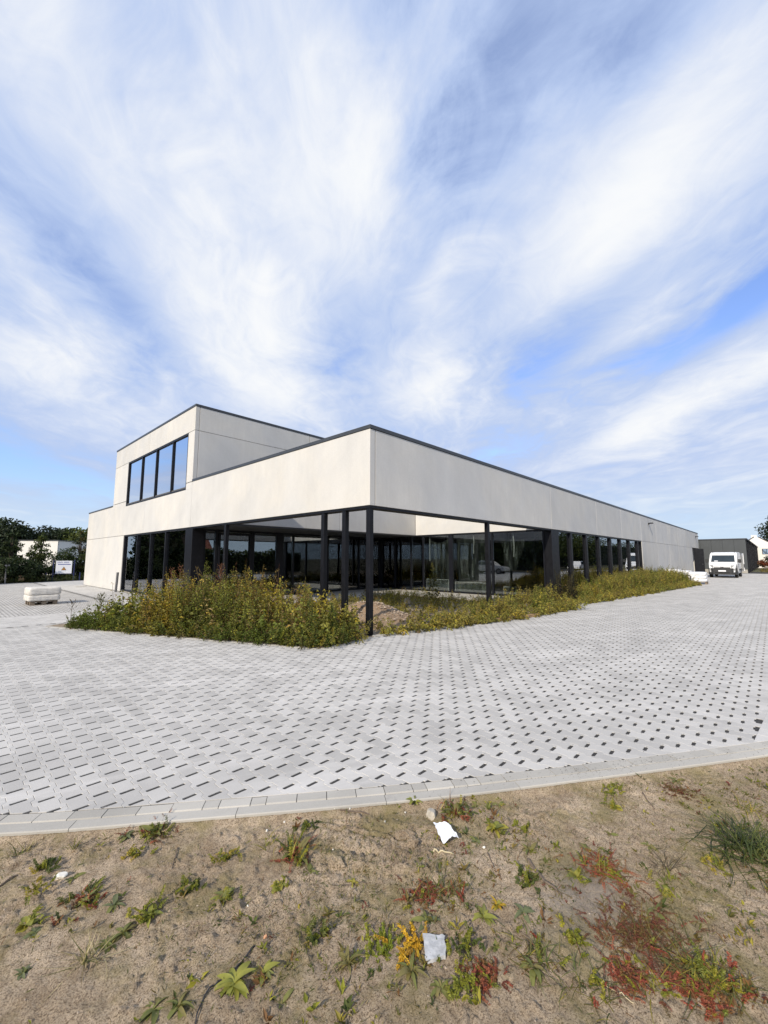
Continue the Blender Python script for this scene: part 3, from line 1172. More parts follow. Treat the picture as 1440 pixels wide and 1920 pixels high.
# glazed fronts: frame rails, mullions, panes
def front(name, axis, plane, a0, a1, z0, z1, mulls, depth=0.14, mw=0.06, sign=1, gl='glass', out=0.0, rail=0.06, wide=()):
    """axis 'y': runs along Y in the plane X = plane, looking to -X; axis 'x': runs along X in the plane Y = plane, looking to -Y"""
    def bx(mb, u0, u1, w0, w1, z0_, z1_):
        if axis == 'y':
            mb.box(plane + w0, plane + w1, u0, u1, z0_, z1_)
        else:
            mb.box(u0, u1, plane + w0, plane + w1, z0_, z1_)
    fr = MB()
    bx(fr, a0, a1, -out, depth, z1 - rail, z1)
    bx(fr, a0, a1, -out - .01, depth, z0, z0 + rail)
    bx(fr, a0, a0 + rail, -out, depth, z0 + rail + .001, z1 - rail - .001)
    bx(fr, a1 - rail, a1, -out, depth, z0 + rail + .001, z1 - rail - .001)
    w = part(name, fr, 'frame', bevel=0.003)
    edges = [(a0 + rail, a0 + rail)]
    for q in sorted(mulls):
        hw = dict(wide).get(q, mw) / 2
        mb = MB()
        bx(mb, q - hw, q + hw, -out, depth, z0 + rail + .002, z1 - rail - .002)
        mb.build('mullion', M['frame'], w, bevel=0.003, segs=1)
        edges.append((q - hw, q + hw))
    edges.append((a1 - rail, a1 - rail))
    for (p0, p1), (q0, q1) in zip(edges[:-1], edges[1:]):
        mb = MB()
        bx(mb, p1 + .002, q0 - .002, depth * .45, depth * .45 + .012, z0 + rail + .002, z1 - rail - .002)
        mb.build('pane', M[gl], w)
    return w


front('window', 'y', X0 + .05, 16.74, 24.67, 0.04, ZF - .002, (18.91, 20.74, 22.61), mw=0.10, out=.02)
front('window', 'y', X0 + .03, 16.94, 24.67, 4.41, 6.73, (18.59, 20.56, 22.53), mw=0.07, out=.02, depth=.09, gl='glass_up', rail=.06)
front('window', 'x', Y0 + .05, 17.79, 32.95, 0.04, ZF - .002, (19.38, 21.48, 23.49, 25.61, 27.66, 29.73, 31.94), mw=0.19, out=.03)
front('window', 'x', VY + .02, 7.04, VX + .02, 0.06, ZF - .055, (7.55, 9.14, 10.47, 11.2, 13.25, 15.37), mw=0.07, wide=((10.47, .36), (7.55, .10), (9.14, .13)))
front('window', 'y', VX + .02, 6.87, VY - .0, 0.06, ZF - .002, (9.25, 11.47, 13.15, 13.95, 15.1), mw=0.08, wide=((11.47, .22),))
# door in the glazed front of the court: leaf frame with handle
dm = MB()
for q in ((7.62, 7.70), (8.99, 9.07)):
    dm.box(q[0], q[1], VY - .004, VY + .06, .125, 2.70)
dm.box(7.701, 8.989, VY - .004, VY + .06, 2.62, 2.70)
dm.box(7.701, 8.989, VY - .004, VY + .06, .125, .22)
d = part('door', dm, 'frame', bevel=0.003)
hm = MB().tube([(7.66, VY - .06, .95), (7.66, VY - .06, 1.25)], .013, 8)
hm.tube([(7.66, VY - .06, .98), (7.66, VY + .01, .98)], .008, 6)
hm.tube([(7.66, VY - .06, 1.22), (7.66, VY + .01, 1.22)], .008, 6)
hm.build('handle', M['rim'], d)
# far door leaf at the end of the long facade, standing open
lf = MB().box(57.9, 57.95, 5.62, 6.53, .04, 2.74)
d = part('door', lf, 'frame', bevel=0.004)
hm = MB().tube([(57.86, 5.72, 1.05), (57.86, 5.84, 1.05)], .014, 6).tube([(57.86, 5.72, 1.05), (57.9, 5.72, 1.05)], .012, 6)
hm.build('handle', M['rim'], d)
rv = MB()
rv.box(57.31, XE - .01, Y0 + .9, Y0 + 1.0, .02, ZF)
rv.box(57.31, 57.35, Y0 + .17, Y0 + .9, .02, ZF)
rv.box(57.31, XE, Y0 + .17, Y0 + .9, ZF - .04, ZF - .002)
part('recess', rv, 'frame')
# wall lamps
for lx, lz in ((35.5, 4.20), (60.6, 4.18)):
    lm = MB().box(lx - .05, lx + .05, Y0 - .07, Y0 - .001, lz - .05, lz + .08)
    w = part('wall_lamp', lm, 'steel', bevel=0.006)
    MB().box(lx - .16, lx + .16, Y0 - .30, Y0 - .072, lz + .01, lz + .075).build('lamp_head', M['steel'], w, bevel=0.008)

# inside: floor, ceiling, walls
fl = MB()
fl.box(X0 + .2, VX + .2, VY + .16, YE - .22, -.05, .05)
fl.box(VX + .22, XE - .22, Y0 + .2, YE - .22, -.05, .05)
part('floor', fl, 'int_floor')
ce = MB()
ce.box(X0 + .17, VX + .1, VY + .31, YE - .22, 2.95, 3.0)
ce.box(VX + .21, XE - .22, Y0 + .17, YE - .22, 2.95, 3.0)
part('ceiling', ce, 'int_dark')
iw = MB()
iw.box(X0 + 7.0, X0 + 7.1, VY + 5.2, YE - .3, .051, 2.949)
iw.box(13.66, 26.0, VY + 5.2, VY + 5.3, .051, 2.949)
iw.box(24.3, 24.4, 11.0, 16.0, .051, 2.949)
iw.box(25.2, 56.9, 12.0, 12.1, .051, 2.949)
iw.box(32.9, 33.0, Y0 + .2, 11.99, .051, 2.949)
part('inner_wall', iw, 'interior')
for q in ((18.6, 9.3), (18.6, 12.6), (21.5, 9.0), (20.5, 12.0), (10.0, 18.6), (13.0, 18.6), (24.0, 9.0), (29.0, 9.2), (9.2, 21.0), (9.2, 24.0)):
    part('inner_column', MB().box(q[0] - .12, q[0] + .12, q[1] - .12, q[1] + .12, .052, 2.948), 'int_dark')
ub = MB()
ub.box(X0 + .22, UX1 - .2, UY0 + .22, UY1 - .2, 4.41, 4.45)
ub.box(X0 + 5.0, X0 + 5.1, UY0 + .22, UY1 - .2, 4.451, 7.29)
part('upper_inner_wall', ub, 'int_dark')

# slab of the court, in front of the glass
sl = MB()
sl.prism([(VX - 2.1, Y0 + .9), (VX - .001, Y0 + .9), (VX - .001, VY), (7.0, VY), (6.9, OH - .5), (VX - 2.1, OH - .5)], -.10, .045)
court = part('court_slab', sl, 'slab', bevel=0.01)
# upstand / plinth under the glass at the far right
part('plinth', MB().box(17.79, 32.95, Y0 + .03, Y0 + .19, -.06, .038), 'slab')
part('plinth', MB().box(X0 + .03, X0 + .19, 16.74, 24.67, -.06, .038), 'slab')


# ---------------------------------------------------------------- plastic film and wrapped boards behind the court glass
def film_mat():
    m = bpy.data.materials.new('clear_plastic_film')
    m.use_nodes = True
    t = m.node_tree
    N = NT(t)
    b = t.nodes['Principled BSDF']
    b.inputs['Base Color'].default_value = (.62, .68, .66, 1)
    b.inputs['Roughness'].default_value = .25
    tr = N.new('ShaderNodeBsdfTransparent')
    g = N.new('ShaderNodeNewGeometry')
    x, y, z = N.sep(g.outputs['Position'])
    n = N.noise(N.comb(x, N.m('MULTIPLY', y, 5.0), N.m('MULTIPLY', z, .7)), 1.6, 4, .6, .8)
    mx = N.new('ShaderNodeMixShader')
    N.put(mx.inputs[0], N.ramp(n, 0.42, 0.75, .05, .42))
    t.links.new(tr.outputs[0], mx.inputs[1])
    t.links.new(b.outputs[0], mx.inputs[2])
    t.links.new(mx.outputs[0], t.nodes['Material Output'].inputs[0])
    return m


M['film'] = film_mat()


def film(label, y0, y1, z0, z1, x=VX + .30, seed=0, gather=None):
    rg = np.random.default_rng(seed)
    nu, nv = 44, 26
    V = []
    for j in range(nv):
        v = j / (nv - 1)
        for i in range(nu):
            u = i / (nu - 1)
            y = y0 + (y1 - y0) * u
            z = z1 + (z0 - z1) * v
            f = .022 * math.sin(u * 19 + 2.2 * math.sin(v * 3 + seed) + seed) * (1 - .5 * v) + .012 * math.sin(u * 41 + 5 * v + seed * 2) + .02 * math.sin(v * 7 + u * 5 + seed)
            if gather is not None:                       # pulled together towards one hanging point
                gy, gz, k = gather
                w = (1 - v) ** 1.2
                y = y + (gy - y) * k * v * (1 - .2 * abs(2 * u - 1))
                z = z - .28 * math.sin(math.pi * u) * w * (1 - v)
            V.append((x + f, y, z))
    idx = np.arange(nu * nv).reshape(nv, nu)
    F = np.stack([idx[:-1, :-1], idx[:-1, 1:], idx[1:, 1:], idx[1:, :-1]], -1).reshape(-1, 4)
    o = np_mesh('plastic_sheet', V, F, M['film'], None, None, True)
    return tag(o, label, 'plastic sheet', 'plastic sheets behind the court glass')


film('crumpled clear plastic sheet hanging in the wide pane right of the middle court column', 7.1, 9.05, 1.15, 2.76, seed=2, gather=(7.9, 1, .55))
film('clear plastic sheet in the court pane left of the middle column', 9.75, 11.25, .12, 2.74, seed=9)
film('clear plastic sheet torn at a slant in the leftmost sunlit court pane', 11.65, 13.02, .3, 2.74, seed=14, gather=(11.7, 1, .35))
for k, (y0, y1, z1, lab) in enumerate(((11.66, 13.02, .66, 'plastic wrapped board leaning inside the leftmost sunlit court pane'),
                                        (9.55, 11.30, .58, 'plastic wrapped board leaning inside the pane left of the middle court column'),
                                        (8.2, 8.8, .46, 'short plastic wrapped board inside the wide pane right of the middle court column'))):
    mb = MB().box(VX + .14, VX + .19, y0, y1, .055, z1)
    o = mb.build('wrapped_board', M['film'], None, bevel=.01)
    fr = MB()
    fr.box(VX + .128, VX + .138, y0, y1, z1 - .035, z1)
    fr.box(VX + .128, VX + .138, y0, y0 + .03, .06, z1 - .036)
    fr.box(VX + .128, VX + .138, y1 - .03, y1, .06, z1 - .036)
    fr.build('tape', M['wrap'], o)
    tag(o, lab, 'board', 'wrapped boards inside the court glass')
for k, (yy, z0, lab) in enumerate(((12.85, 1.55, 'white strip hanging in the leftmost sunlit court pane'), (10.28, 1.9, 'white strip hanging in the pane left of the middle court column'), (8.28, 1.75, 'white strip with a torn end in the wide pane right of the middle court column'))):
    mb = MB()
    for i in range(8):
        a_, b_ = z0 + (2.76 - z0) * i / 8, z0 + (2.76 - z0) * (i + 1) / 8
        oa, ob = .03 * math.sin(i * .7 + k), .03 * math.sin((i + 1) * .7 + k)
        mb.quad((VX + .24 + oa, yy + oa, a_), (VX + .24 + oa, yy + .05 + oa, a_), (VX + .24 + ob, yy + .05 + ob, b_), (VX + .24 + ob, yy + ob, b_))
    tag(mb.build('tape_strip', M['wrap'], fix=False), lab, 'tape strip', 'white strips behind the court glass')

# ================================================================== THINGS IN THE YARD AND FAR AWAY
# ---------------------------------------------------------------- van
def van(loc, rz):
    t = thing('van', 'white delivery van with black bumper parked in front of the grey building', 'van', loc, rz, local=True)
    # outline of the body, x from the nose backwards
    prof = [(0.06, .32), (0.0, .52), (0.02, .84), (0.10, 1.02), (0.45, 1.17), (0.84, 1.30), (1.52, 2.02), (1.86, 2.19), (2.3, 2.24), (5.1, 2.25), (5.34, 2.16), (5.38, .36)]
    hw = lambda z: .985 - .030 * max(0, (z - 1.0)) - .10 * max(0, (z - 1.9)) if z > .6 else .975
    nose = lambda x: .14 * max(0, (0.45 - x) / .45) ** 2
    mb = MB()
    n = len(prof)
    for sy in (-1, 1):
        for x, z in prof:
            mb.v.append((x, sy * (hw(z) - nose(x)), z))
    mb.f.append(tuple(range(n)))
    mb.f.append(tuple(n + i for i in reversed(range(n))))
    for i in range(n):
        j = (i + 1) % n
        mb.f.append((i, n + i, n + j, j))
    body = mb.build('body', M['white_paint'], t, bevel=.045, segs=3)
    P = lambda name, mb, mat, par=t, bev=0.0: mb.build(name, M[mat], par, bevel=bev, segs=2)
    def slope(x):
        return 1.30 + (x - .84) * (2.02 - 1.30) / (1.52 - .84)
    def ws(x0, x1, y0, y1, off):
        nx, nz = -(2.02 - 1.30), (1.52 - .84)
        l = math.hypot(nx, nz)
        nx, nz = nx / l * off, nz / l * off
        return [(x0 + nx, y0, slope(x0) + nz), (x0 + nx, -y0, slope(x0) + nz), (x1 + nx, -y1, slope(x1) + nz), (x1 + nx, y1, slope(x1) + nz)]
    P('windscreen', MB().quad(*ws(.90, 1.46, .83, .78, .008)), 'car_glass')
    P('dashboard_paper', MB().quad((.93, .34, 1.418), (.93, .60, 1.418), (.985, .60, 1.476), (.985, .34, 1.476)), 'paper')
    P('roof_rail', MB().box(1.9, 2.3, .74, .78, 2.19, 2.27), 'black_plastic')
    P('roof_rail', MB().box(1.9, 2.3, -.78, -.74, 2.19, 2.27), 'black_plastic')
    bm_ = MB()
    bm_.prism([(-.09, -.62), (.12, -.96), (.62, -1.0), (.62, -.955), (.2, -.85), (.2, .85), (.62, .955), (.62, 1.0), (.12, .96), (-.09, .62)], .28, .84)
    b_ = P('bumper', bm_, 'black_plastic', t, .03)
    P('bumper_grille', MB().box(-.098, -.07, -.5, .5, .40, .50), 'rubber', b_)
    P('number_plate', MB().box(-.108, -.092, -.26, .26, .545, .655), 'paper', b_)
    gr = P('grille', MB().box(-.02, .04, -.56, .56, .86, .97), 'rubber', t, .01)
    P('grille_bar', MB().box(-.04, .02, -.56, -.10, .90, .935), 'white_paint', gr)
    P('grille_bar', MB().box(-.04, .02, .10, .56, .90, .935), 'white_paint', gr)
    em = MB().prism([(0, -.075), (.105, 0), (0, .075), (-.105, 0)], 0, .02)
    em2 = MB()
    k = len(em.v)
    em2.v = [(-.045 - z, x * .75, .917 + y) for x, y, z in em.v]
    em2.f = em.f
    P('badge', em2, 'rim', gr)
    for sy in (-1, 1):
        hl = MB().prism([(0, .62 * sy), (.10, .80 * sy), (.34, .92 * sy), (.36, .70 * sy), (.10, .58 * sy)], .85, 1.09)
        P('headlight', hl, 'lamp_glass', t, .02)
        mm = MB().box(.98, 1.14, sy * 1.03, sy * 1.25, 1.30, 1.62)
        mi = P('mirror', mm, 'black_plastic', t, .03)
        P('mirror_arm', MB().box(1.03, 1.12, min(sy * .9, sy * 1.04), max(sy * .9, sy * 1.04), 1.32, 1.40), 'black_plastic', mi)
        sw = MB().quad((1.02, sy * .982, 1.34), (1.85, sy * .982, 1.34), (1.85, sy * .964, 1.92), (1.50, sy * .964, 1.92))
        P('side_window', sw, 'car_glass')
        dr = MB().box(.95, 2.0, min(sy * .975, sy * .992), max(sy * .975, sy * .992), .52, 1.27)
        d_ = P('door', dr, 'white_paint', t, .006)
        P('handle', MB().box(1.8, 1.94, min(sy * .99, sy * 1.015), max(sy * .99, sy * 1.015), 1.10, 1.15), 'black_plastic', d_)
        P('side_moulding', MB().box(2.05, 4.9, min(sy * .97, sy * 1.0), max(sy * .97, sy * 1.0), .62, .74), 'black_plastic')
        for wx in (.92, 4.25):
            w_ = P('wheel', MB().disc_y((wx, sy * .87, .335), .335, .215), 'rubber', t, .03)
            P('rim', MB().disc_y((wx, sy * .975, .335), .20, .025), 'rim', w_)
    # rear door leaf, swung right round and nearly flat against the side
    dr = MB().prism([(5.36, -1.00), (4.62, -1.19), (4.61, -1.15), (5.36, -.96)], .50, 2.14)
    d_ = P('rear_door', dr, 'white_paint', t, .012)
    P('rear_window', MB().quad((5.18, -1.052, 1.35), (4.76, -1.160, 1.35), (4.76, -1.160, 1.85), (5.18, -1.052, 1.85)), 'car_glass', d_)
    P('tail_light', MB().box(4.56, 4.61, -1.22, -1.15, .85, 1.15), 'black_plastic', d_)
    return t


M['car_glass'] = plain('dark_car_glass', (.025, .035, .042), .05, 0, .2, 2.0)
M['red_lens'] = plain('red_lens', (.30, .02, .02), .25)
van((46.75, 3.36, 0), R(-1.5))

# ---------------------------------------------------------------- pallets of wrapped white goods
def pallet_obj(loc, rz, label, sx=1.2, sy=1.0):
    t = thing('pallet', label, 'pallet', loc, rz, local=True)
    for i in range(5):
        x = -sx / 2 + .05 + i * (sx - .1) / 4
        MB().box(x - .05, x + .05, -sy / 2, sy / 2, .122, .144).build('board', M['pallet_wood'], t, bevel=.003, segs=1)
    for y in (-sy / 2 + .05, 0, sy / 2 - .05):
        MB().box(-sx / 2, sx / 2, y - .05, y + .05, .10, .1215).build('bearer', M['pallet_wood'], t)
        for x in (-sx / 2 + .07, 0, sx / 2 - .07):
            MB().box(x - .07, x + .07, y - .05, y + .05, .022, .0995).build('block', M['pallet_wood'], t)
        MB().box(-sx / 2, sx / 2, y - .05, y + .05, 0, .0215).build('bottom_board', M['pallet_wood'], t)
    return t


def lumpy(sx, sy, sz, z0, seed, amp=.03, r=.07, n=14, name='x', mat=None, power=6.0, box=False):
    """a soft block: a rounded box with uneven sides, its base flat at z0"""
    rg = random.Random(seed)
    bm = bmesh.new()
    bmesh.ops.create_cube(bm, size=2.0)
    bmesh.ops.subdivide_edges(bm, edges=bm.edges[:], cuts=n, use_grid_fill=True)
    ph = [rg.uniform(0, 9) for _ in range(8)]
    for v in bm.verts:
        x, y, z = v.co
        l = (abs(x) ** power + abs(y) ** power + abs(z) ** power) ** (1 / power)
        x, y, z = x / l, y / l, z / l
        f = 1 + amp * (math.sin(7 * x + ph[0] + 3 * z) * math.sin(6 * y + ph[1]) + .7 * math.sin(13 * z + ph[2] + 5 * x) * math.sin(11 * y + ph[3] + 4 * z))
        if box:
            e = max(0.0, (z - .25) / .75) ** 2 * .05 + max(0.0, (-z - .35) / .65) ** 2 * .03
            x, y = x * (1 - e * 1.0), y * (1 - e)
        v.co = (x * f * sx / 2, y * f * sy / 2, max(-1, z * (1 + amp * .6 * math.sin(5 * x + ph[4]) * math.sin(6 * y + ph[5]))) * sz / 2 + sz / 2)
        v.co.z = max(0, v.co.z) + z0
    me = bpy.data.meshes.new(name)
    bm.to_mesh(me)
    bm.free()
    me.polygons.foreach_set('use_smooth', [True] * len(me.polygons))
    me.materials.append(mat)
    return me


def sack(name, label, cat, loc, rz, size, seed, mat, group=None, **kw):
    o = bpy.data.objects.new(name, lumpy(*size, 0, seed, name=name, mat=mat, **kw))
    o.location = loc
    o.rotation_euler = (0, 0, rz)
    COL.objects.link(o)
    return tag(o, label, cat, group)


pallet_obj((2.78, 19.95, 0), R(2), 'wooden pallet under two pale long bags on the paving at the left', .80, .82)
sack('bag', 'lower of two long pale bags on the pallet at the left', 'bag', (2.78, 19.95, .146), R(2), (.94, .95, .215), 3, M['bag'], 'pale bags on the pallet', amp=.012, power=16, box=True)
sack('bag', 'upper of two long pale bags on the pallet at the left', 'bag', (2.79, 19.95, .358), R(2), (.95, .93, .27), 4, M['bag'], 'pale bags on the pallet', amp=.012, power=14, box=True)
PALS = [((34.75, 3.80, 0), R(2), 'nearest pallet of white wrapped sacks beside the weeds', .62), ((36.5, 4.85, 0), R(-3), 'middle pallet of white wrapped sacks beside the weeds', .66),
        ((38.9, 5.75, 0), R(5), 'farthest pallet of white wrapped sacks beside the concrete wall', .68)]
for k, (l, rz, lab, hh) in enumerate(PALS):
    pallet_obj(l, rz, lab.replace('pallet of white wrapped sacks', 'wooden pallet under white wrapped sacks'), 1.2, 1.0)
    t = thing('wrapped_stack', lab.replace('pallet of white wrapped sacks', 'stack of white wrapped sacks'), 'sack stack', (l[0], l[1], .146), rz, 'wrapped stacks by the wall')
    for q in range(3):
        for a_ in (-1, 1):
            me = lumpy(.60, 1.0, hh / 3 + .02, 0, 20 + k * 9 + q * 2 + a_, amp=.03, name='sack', mat=M['wrap'], n=9, power=5)
            o = bpy.data.objects.new('sack', me)
            o.location = (a_ * .298, 0.012 * (q - 1), q * (hh / 3))
            COL.objects.link(o)
            o.parent = t
# metal hoop rail in front of the stacks
mb = MB().tube([(33.05, 3.98, -.1), (33.05, 3.98, .55), (33.10, 4.03, .60), (33.5, 4.62, .60), (33.55, 4.70, .55), (33.55, 4.70, -.1)], .027, 8)
tag(mb.build('hoop_rail', M['steel']), 'low grey metal hoop standing in the weeds before the white stacks', 'hoop rail')
# grey post at the left corner of the lower window
mb = MB().tube([(6.28, 24.35, -.05), (6.28, 24.20, .98)], .055, 10)
tag(mb.build('post', M['rim']), 'leaning grey steel post before the left end of the lower window', 'post')
# inspection cover
mb = MB().box(5.75, 6.25, 30.0, 30.5, .001, .012)
tag(mb.build('manhole_cover', M['slab'], bevel=.003), 'flat square cover in the paving by the far left end of the building', 'cover')

# ---------------------------------------------------------------- grey building at the end of the yard
gb = thing('grey_building', 'low grey metal clad building with dark posts behind the white van', 'building', (63.25, 2.2, 0))
gx0, gx1, gy0, gy1, gh = 63.25, 112.0, 2.22, 12.5, 3.86
yy = gy0
k = 0
while yy < gy1 - .01:
    y2 = min(gy1, yy + 1.05)
    MB().box(gx0, gx0 + .08, yy + .004, y2 - .004, .42, gh).build('cladding_panel', M['grey_clad'], gb, bevel=.006, segs=1)
    yy = y2
    k += 1
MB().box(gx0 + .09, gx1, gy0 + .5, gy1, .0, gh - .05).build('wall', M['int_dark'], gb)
MB().box(gx0 - .03, gx0 + .3, gy0 + .05, gy1, 0, .41).build('plinth', M['slab'], gb)
MB().box(gx0 - .05, gx1, gy0 - .12, gy1 + .05, gh, gh + .13).build('roof_edge', M['coping'], gb, bevel=.01, segs=1)
for k in range(9):
    xx = gx0 + .4 + k * 5.2
    MB().box(xx, xx + .35, gy0 - .10, gy0 + .42, .0, gh - .002).build('pier', M['frame'], gb, bevel=.006, segs=1)
    if k < 8:
        w = MB().box(xx + .36, xx + 5.19, gy0 + .40, gy0 + .49, .3, gh - .01).build('window', M['frame'], gb)
        MB().box(xx + .6, xx + 2.7, gy0 + .385, gy0 + .399, .5, 2.9).build('pane', M['glass_up'], w)
        MB().box(xx + 4.1, xx + 5.0, gy0 + .385, gy0 + .399, .5, 2.9).build('blind', M['render_white'], w)
w = MB().box(gx0 + .1, gx0 + .3, gy0 - .2, gy0 - .101, 2.55, 2.7).build('wall_lamp', M['steel'], gb)

# ---------------------------------------------------------------- white gabled house far right
hs = thing('gabled_house', 'white gabled house with a dark roof behind the grey building', 'house', (110, 2.4, -.1))
mb = MB()
ya, yc, yb = -5.0, 2.25, 9.0
za, zt = 0.6, 5.75
pr = [(ya, -.2), (yb, -.2), (yb, 1.0), (yc + .35, zt), (yc - .35, zt), (ya, 0.8)]
b0 = len(mb.v)
mb.v += [(110, p[0], p[1]) for p in pr] + [(120, p[0], p[1]) for p in pr]
mb.f.append(tuple(range(6)))
mb.f.append(tuple(6 + i for i in reversed(range(6))))
for i in range(6):
    mb.f.append((i, (i + 1) % 6, 6 + (i + 1) % 6, 6 + i))
mb.build('wall', M['render_white'], hs)
rm = MB()
for (p, q) in (((ya - .3, .62), (yc - .3, zt - .05)), ((yb + .3, .82), (yc + .3, zt - .05))):
    rm.quad((110.25, p[0], p[1] + .1), (120.3, p[0], p[1] + .1), (120.3, q[0], q[1] + .1), (110.25, q[0], q[1] + .1))
    rm.quad((110.25, p[0], p[1] + .32), (110.25, q[0], q[1] + .32), (120.3, q[0], q[1] + .32), (120.3, p[0], p[1] + .32))
    rm.quad((110.25, p[0], p[1] + .1), (110.25, q[0], q[1] + .1), (110.25, q[0], q[1] + .32), (110.25, p[0], p[1] + .32))
rf_ = rm.build('roof', M['roof_tile'], hs, fix=False)
MB().box(110.5, 111.4, yc - .1, yc + .75, zt - .4, zt + .55).build('chimney', M['render_white'], rf_)
w = MB().box(109.93, 109.99, .25, 1.55, 2.5, 3.55).build('window', M['frame'], hs)
MB().box(109.91, 109.928, .33, .86, 2.58, 3.47).build('pane', M['glass_up'], w)
MB().box(109.91, 109.928, .94, 1.47, 2.58, 3.47).build('pane', M['glass_up'], w)

# ---------------------------------------------------------------- white flat building behind the hedge, left
wb = thing('flat_roofed_building', 'white flat roofed building behind the hedge at the far left', 'building', (8.5, 54.3, 0), R(50), local=True)
for k in range(2):
    MB().box(-.02 - 0, .06, .02 + k * 1.9, 1.88 + k * 1.9, 0, 3.5).build('wall_panel', M['render_white'], wb)
for k in range(6):
    MB().box(.08 + k * 1.9, 1.94 + k * 1.9, -.02, .06, 0, 3.5).build('wall_panel', M['render_white'], wb)
MB().box(.07, 11.4, .07, 3.7, 0, 3.4).build('core', M['int_dark'], wb)
MB().box(-.08, 11.5, -.08, 3.9, 3.5, 3.58).build('roof_edge', M['coping'], wb)

# ---------------------------------------------------------------- warning sign at the hedge, left
sgc = Vector((6.55, 38.9, 0))
sg = thing('warning_sign', 'white board with blue lettering and an orange triangle on a dark blue frame', 'sign', sgc, R(-9.0), local=True)
for x in (-.62, .62):
    MB().box(x - .04, x + .04, -.04, .04, -.2, 1.55).build('post', M['blue_frame'], sg, bevel=.006, segs=1)
MB().box(-.579, .579, -.03, .03, .50, .58).build('rail', M['blue_frame'], sg)
for x in (-1.0, 1.0):
    MB().box(x - .04, x + .04, -.04, .04, -.2, .62).build('post', M['blue_frame'], sg)
bd = MB().box(-.48, .48, -.075, -.045, .56, 1.50).build('board', M['sign_white'], sg, bevel=.004, segs=1)
mb = MB()
xx = -.40
lr = random.Random(2)
for wl in (5, 5):
    for c_ in range(wl):
        w_ = .052
        mb.box(xx, xx + .014, -.080, -.0752, 1.345, 1.43)
        mb.box(xx + .0145, xx + w_, -.080, -.0752, 1.345 + (0.068 if c_ % 2 else 0), 1.362 + (0.068 if c_ % 2 else 0))
        mb.box(xx + .0145, xx + w_ * .8, -.080, -.0752, 1.385, 1.398)
        xx += w_ + .012
    xx += .07
mb.build('lettering', M['sign_blue'], bd)
MB().box(-.36, .40, -.080, -.0752, 1.21, 1.265).build('stripe', M['sign_blue'], bd)


def tri(h0, w, z0, y, name, mat, par):
    m_ = MB()
    m_.v = [(-w, y, z0), (w, y, z0), (0, y, z0 + h0), (-w, y - .004, z0), (w, y - .004, z0), (0, y - .004, z0 + h0)]
    m_.f = [(0, 2, 1), (3, 4, 5), (0, 1, 4, 3), (1, 2, 5, 4), (2, 0, 3, 5)]
    return m_.build(name, mat, par)


tri(.27, .155, .80, -.0752, 'triangle_border', M['sign_black'], bd)
tri(.20, .112, .822, -.0798, 'triangle', M['sign_orange'], bd)
MB().box(-.012, .012, -.090, -.0845, .87, .95).build('exclamation_mark', M['sign_black'], bd)
MB().box(-.012, .012, -.090, -.0845, .835, .855).build('exclamation_mark', M['sign_black'], bd)
# small box by the hedge
mb = MB().box(3.95, 4.25, 38.1, 38.3, .15, .5)
tag(mb.build('meter_box', M['wood'], bevel=.01), 'small tan box standing in the shrubs left of the warning sign', 'box')
mb = MB().tube([(3.2, 37.3, -.2), (3.2, 37.3, 1.25)], .04, 8).box(3.12, 3.36, 37.2, 37.3, 1.18, 1.26)
tag(mb.build('short_post', M['rim']), 'short pale post with a cap in the shrubs behind the bags', 'post')

# ================================================================== VEGETATION
def leaf_arrays(P, D, L, Wd, col, rg, fold=0.25, droop=0.0):
    """rhombic leaves, folded a little along the midrib: P base, D direction (unit), L length, Wd width"""
    n = len(P)
    up = np.tile(np.array([0, 0, 1.0]), (n, 1)) + rg.normal(0, .35, (n, 3))
    S = np.cross(D, up)
    S /= np.linalg.norm(S, axis=1, keepdims=True) + 1e-9
    Nn = np.cross(S, D)
    L = L[:, None]
    Wd = Wd[:, None]
    tip = P + D * L
    tip[:, 2] -= (droop * L[:, 0])
    mid = P + D * L * .45
    mid[:, 2] += (.10 * droop * L[:, 0])
    a = mid + S * Wd * .5 + Nn * Wd * fold
    b = mid - S * Wd * .5 + Nn * Wd * fold
    V = np.stack([P, a, tip, b], 1).reshape(-1, 3)
    i = np.arange(n)[:, None] * 4
    F = np.concatenate([i + np.array([[0, 1, 2]]), i + np.array([[0, 2, 3]])], 0)
    C = np.repeat(np.clip(col, 0.004, 1), 4, 0)
    return V, F, C


def stem_arrays(P0, P1, r0, col):
    """thin three sided stems from P0 to P1"""
    n = len(P0)
    ang = np.arange(3) * 2 * np.pi / 3
    off = np.stack([np.cos(ang), np.sin(ang), 0 * ang], -1)
    lo = P0[:, None] + off[None] * r0[:, None, None]
    hi = P1[:, None] + off[None] * (r0 * .45)[:, None, None]
    V = np.concatenate([lo, hi], 1).reshape(-1, 3)
    i = np.arange(n)[:, None] * 6
    F = []
    for k in range(3):
        q = (k + 1) % 3
        F.append(i + np.array([[k, q, 3 + q]]))
        F.append(i + np.array([[k, 3 + q, 3 + k]]))
    return V, np.concatenate(F), np.repeat(col, 6, 0)


def merge(parts):
    V, F, C, b = [], [], [], 0
    for v, f, c in parts:
        V.append(v)
        F.append(f + b)
        C.append(c)
        b += len(v)
    return np.concatenate(V), np.concatenate(F), np.concatenate(C)


